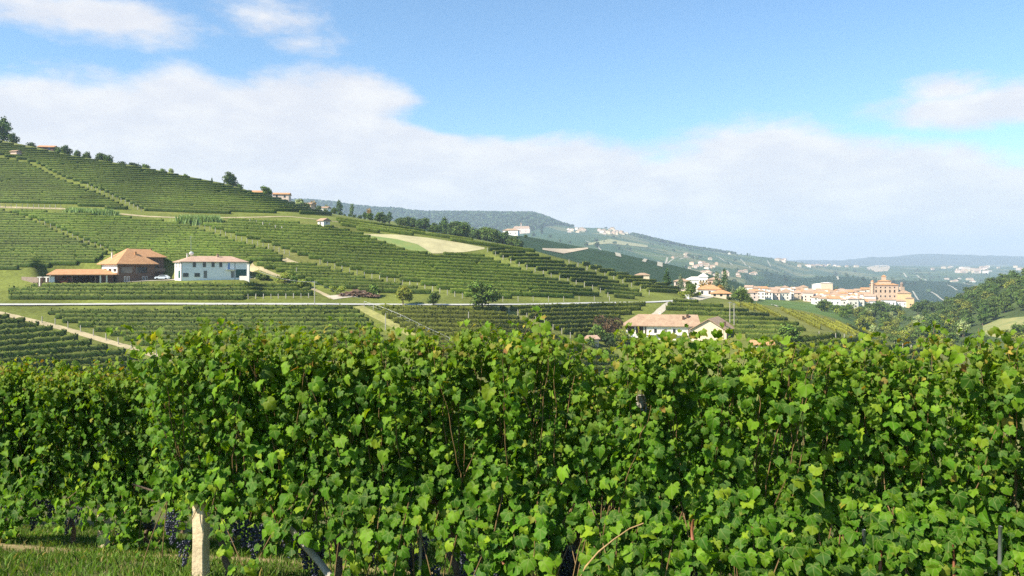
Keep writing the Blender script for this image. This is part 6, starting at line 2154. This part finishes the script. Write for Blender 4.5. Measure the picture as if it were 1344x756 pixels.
def vine(x, q, topz, label, group, seed, nshoot=13, lo=False, skirt=0.3, bunches=6, gaps=(), holes=(), half=0.47, reps=3):
    gx, gy = row_pt(x, q)
    gz = float(near_z(gx, gy))
    org = Vector((gx, gy, gz))
    t = empty('grapevine', org, 0, label, 'grapevine', group)
    rs = np.random.default_rng(seed + 5000)
    inv = Matrix.Translation(-org)
    fol, canes = grow(x - half, x + half, q, nshoot, topz, seed, lo, skirt, gaps=gaps, holes=holes, reps=reps)
    for me, nm in ((fol, 'foliage'), (canes, 'canes')):
        me.transform(inv)
        link(nm, me, t)
    # gnarled trunk with an arm trained along the wire
    mb = MB()
    pts = [(rs.normal(0, 0.01), rs.normal(0, 0.01), -0.12)]
    for k in range(1, 9):
        pts.append((rs.normal(0, 0.018) + 0.03 * math.sin(k), rs.normal(0, 0.012), 0.70 * k / 8))
    mb.tube(pts, [0.034, 0.030, 0.026, 0.027, 0.024, 0.025, 0.023, 0.022, 0.026], 8)
    sg = 1 if seed % 2 else -1
    arm = [Vector(pts[-1])] + [Vector((AL[0] * sg * s_, AL[1] * sg * s_, 0.72 + 0.03 * math.sin(s_ * 9) + rs.normal(0, 0.008))) for s_ in (0.12, 0.28, 0.45, 0.62, 0.8)]
    mb.tube(arm, [0.020, 0.016, 0.013, 0.011, 0.009, 0.007], 6)
    mb.build('trunk', M_VINEBARK, t, True)
    for b in range(bunches):
        o = link('grape_bunch', BUNCH[int(rs.integers(0, 4))], t)
        s_ = rs.uniform(-0.45, 0.45)
        f_ = rs.uniform(0.0, 0.17)
        if abs(gx + AL[0] * s_ + 2.42) < 0.16 and q < 1:
            s_ += 0.34
        o.location = (AL[0] * s_ + FR[0] * f_, AL[1] * s_ + FR[1] * f_, rs.uniform(0.28, 0.58))
        o.rotation_euler = (rs.normal(0, 0.12), rs.normal(0, 0.12), rs.uniform(0, 6.28))
        k = rs.uniform(0.85, 1.15)
        o.scale = (k, k, k)
    return t


GAPS = ((0.66, 0.17, 0.42), (2.70, 0.26, 0.24), (1.95, 0.10, 0.10))
HOLE = ((0.955, -0.955, 0.045, 0.085), (-2.40, -2.22, 0.10, 0.40), (-2.66, -2.24, 0.24, 0.42))
FRONT_LABELS = [
    'front grapevine at the left end of the nearest row, behind the square tan post',
    'front grapevine whose slanting bare red cane and grey brace show at its foot',
    'front grapevine with dark grape bunches beside the thin steel stake',
    'front grapevine just left of the deep notch in the top of the row',
    'front grapevine around the grey post head showing through the leaves',
    'front grapevine between the grey post head and the shallow dip in the row top',
    'front grapevine under the shallow dip in the top of the row, toward the right',
    'front grapevine at the right end of the nearest row, cut by the picture edge']
for i in range(8):
    x = -2.30 + 0.93 * i
    vine(x, 0.0, -0.565, FRONT_LABELS[i], 'grapevines of the front row', 700 + i, nshoot=29, skirt=(0.25, 0.55, 0.7, 1.0)[i] if i < 4 else 1.2, bunches=(7, 9, 8, 7, 6, 5, 5, 4)[i], gaps=GAPS, holes=HOLE)
BACK_LABELS = [
    'second-row grapevine at the far left picture edge',
    'second-row grapevine left of the pale square post, trunk showing below',
    'second-row grapevine just right of the pale square post',
    'second-row grapevine with a bare trunk and dark grapes hanging over the shaded gap',
    'second-row grapevine partly behind the left end of the front row']
for i in range(12):
    x = -6.45 + 0.93 * i
    lab = BACK_LABELS[i] if i < 5 else 'grapevine of the second row, hidden behind the front row except for slivers between leaves'
    vine(x, 2.45, -1.22, lab, 'grapevines of the second row', 800 + i, nshoot=24 if i < 6 else 16, lo=True, reps=3 if i < 6 else 2, skirt=0.45, bunches=5 if i < 6 else 0)

for i in range(13):
    vine(-8.6 + 0.98 * i, 4.95, -1.95, 'grapevine of the third row, showing only as shade under the second row', 'grapevines of the third row', 900 + i, nshoot=12, lo=True, reps=1, skirt=1.6, bunches=0, half=0.5)

# a bare red cane and a long tan cane that show at the foot of the front row
def bare_cane(px, d, rad, m, label):
    pts = [Vector(((u - CX) / F * d, d + dd, -(p - HY) / F * d)) for u, p, dd in px]
    o = MB().tube(pts, [rad * (1 - 0.5 * i / len(pts)) for i in range(len(pts))], 6).build('vine_cane', m, None, True)
    tag(o, label, 'vine cane')


bare_cane([(386, 728, 0.0), (378, 716, 0.0), (370, 703, 0.02), (361, 690, 0.05), (350, 668, 0.1)], 5.82, 0.011, M_CANE, 'slanting bare red cane near the grey brace')
bare_cane([(762, 758, 0.0), (768, 742, -0.02), (785, 722, -0.03), (805, 706, -0.03), (826, 694, 0.0), (846, 690, 0.05)], 5.32, 0.007, M_CANETAN, 'long bare tan cane arching out at the bottom of the front row')
bare_cane([(909, 708, 0.0), (908, 695, 0.0), (910, 682, 0.0)], 5.3, 0.012, M_CANE, 'short upright red cane right of the long tan cane')
bare_cane([(1155, 748, 0.0), (1156, 735, 0.0), (1158, 722, 0.02)], 5.1, 0.012, M_CANE, 'short upright red cane at lower right, the left one')
bare_cane([(1252, 758, 0.0), (1252, 738, 0.0), (1253, 716, 0.02)], 5.05, 0.010, M_CANE, 'long upright orange red cane at lower right')
bare_cane([(466, 745, 0.0), (471, 733, 0.0), (472, 720, 0.0)], 5.75, 0.011, M_CANE, 'short bent red cane left of the thin steel stake')
bare_cane([(661, 740, 0.0), (657, 728, 0.0), (654, 716, 0.0)], 5.5, 0.010, M_CANE, 'short leaning red cane right of the thin steel stake')


# posts, stakes, brace and wires of the near rows
def near_post(x, q, w, h, m, label, sunk=0.3, rz=0.25, tilt=0.0):
    gx, gy = row_pt(x, q)
    gz = float(near_z(gx, gy))
    a = w / 2
    c = 0.008
    mb = MB()
    rs = np.random.default_rng(int(abs(x) * 100))
    ring = [(-a + c, -a), (a - c, -a), (a, -a + c), (a, a - c), (a - c, a), (-a + c, a), (-a, a - c), (-a, -a + c)]
    zs = [-sunk] + list(np.linspace(0, h, 8)) + [h + 0.01]
    V = []
    for i, z in enumerate(zs):
        k = 0.88 if i == len(zs) - 1 else 1.0
        V += [((px + rs.normal(0, 0.0015)) * k, (p2 + rs.normal(0, 0.0015)) * k, z) for px, p2 in ring]
    fs = [(i * 8 + j, i * 8 + (j + 1) % 8, (i + 1) * 8 + (j + 1) % 8, (i + 1) * 8 + j) for i in range(len(zs) - 1) for j in range(8)]
    mb.add(V, fs + [tuple(range((len(zs) - 1) * 8, len(zs) * 8))])
    o = mb.build('trellis_post', m)
    o.location = (gx, gy, gz)
    o.rotation_euler = (tilt, 0, rz)
    tag(o, label, 'post')
    # wire wrapped round it
    MB().lathe([(a * 1.44, 0.66), (a * 1.46, 0.663), (a * 1.44, 0.666)], 8).build('wire_tie', M_WIRE, o)
    return o


near_post(-2.44, -0.10, 0.10, 0.71, M_POST, 'square tan end post of the nearest vine row', rz=-0.20)
near_post(0.96, 0.04, 0.085, 1.60, M_POSTGREY, 'grey post whose head shows through the front leaves', rz=-0.15)
near_post(-5.15, 2.50, 0.10, 1.40, M_POST, 'pale square post of the second row at lower left', rz=-0.2)


def stake(x, q, h, label):
    gx, gy = row_pt(x, q)
    gz = float(near_z(gx, gy))
    o = MB().tube([(0, 0, -0.2), (0, 0, h * 0.5), (0.005, 0, h)], 0.013, 8).build('steel_stake', M_STEEL, None, True)
    o.location = (gx, gy, gz)
    tag(o, label, 'stake', 'steel stakes in the front row')


stake(-0.655, -0.2, 0.55, 'thin steel stake at the bottom centre left, between grape bunches')
stake(3.27, -0.25, 0.75, 'thin grey stake at the lower right corner of the front row')
stake(2.42, -0.25, 0.70, 'thin grey stake low in the front row, left of the corner stake')
# slanting brace
M_BRACE = mat('weathered_grey_wood', (0.33, 0.30, 0.25), 0.9, 0.3, 9.0, bump=0.5)
b0 = Vector(((400 - CX) / F * 5.85, 5.85, -(716 - HY) / F * 5.85))
b1 = Vector(((441 - CX) / F * 5.75, 5.75, -(768 - HY) / F * 5.75))
dv = (b1 - b0)
o = MB().tube([b0 - dv * 0.6, b0, b0.lerp(b1, 0.5) + Vector((0.006, 0, 0.01)), b1], [0.024, 0.027, 0.026, 0.028], 9).build('slanting_brace', M_BRACE, None, True)
tag(o, 'thick grey weathered brace slanting out of the front row', 'brace')
for q, xa, xb, lb in ((0.0, -2.45, 4.4, 'low trellis wire of the front vine row'), (2.45, -7.0, 4.4, 'low trellis wire of the second vine row')):
    pts = []
    for x in np.linspace(xa, xb, 30):
        gx, gy = row_pt(x, q)
        pts.append((gx + FR[0] * 0.06, gy + FR[1] * 0.06, float(near_z(gx, gy)) + 0.70))
    o = MB().tube(pts, 0.0022, 4).build('trellis_wire', M_WIRE)
    tag(o, lb, 'wire')


def grass():
    rs = np.random.default_rng(77)
    n = 80000
    x = rs.uniform(-8.5, 4.5, n)
    q = rs.uniform(-0.9, 4.6, n)
    y = 5.81 - ROW_S * x + q * ROW_L
    soil = vnoise(x / 1.1, y / 0.45, 52) * 1.2 + 0.5 - np.abs(q - 1.75) * 2.2
    keep = rs.random(n) > np.clip(soil, 0, 0.92)
    x, y, q = x[keep], y[keep], q[keep]
    n = len(x)
    z = near_z(x, y)
    clump = vnoise(x / 0.25, y / 0.25, 55)
    h = rs.uniform(0.025, 0.065, n) * (1 + 0.5 * clump) * (1 + 0.6 * (np.abs(q) < 0.35))
    a = rs.uniform(0, 6.283, n)
    ln = rs.normal(0, 0.45, (n, 2)) * h[:, None]
    w = rs.uniform(0.0025, 0.006, n)
    dx, dy = np.cos(a) * w, np.sin(a) * w
    V = np.zeros((n, 5, 3))
    V[:, 0] = np.stack([x - dx, y - dy, z - 0.01], 1)
    V[:, 1] = np.stack([x + dx, y + dy, z - 0.01], 1)
    V[:, 2] = np.stack([x + dx * 0.8 + ln[:, 0] * 0.35, y + dy * 0.8 + ln[:, 1] * 0.35, z + h * 0.6], 1)
    V[:, 3] = np.stack([x + ln[:, 0], y + ln[:, 1], z + h], 1)
    V[:, 4] = np.stack([x - dx * 0.8 + ln[:, 0] * 0.35, y - dy * 0.8 + ln[:, 1] * 0.35, z + h * 0.6], 1)
    c = np.array([0.10, 0.185, 0.02]) * rs.uniform(0.6, 1.4, (n, 1))
    dry = (rs.random((n, 1)) < 0.12 + 0.25 * np.clip(soil[keep][:, None], 0, 1)) * rs.uniform(0.4, 1, (n, 1))
    c = c * (1 - dry) + np.array([0.36, 0.29, 0.12]) * dry
    o = link('grass', mesh_np('grass', V.reshape(-1, 3), [np.arange(n * 5).reshape(n, 5)], M_GRASS, np.repeat(c, 5, 0)))
    struct(o, 'stuff')


grass()
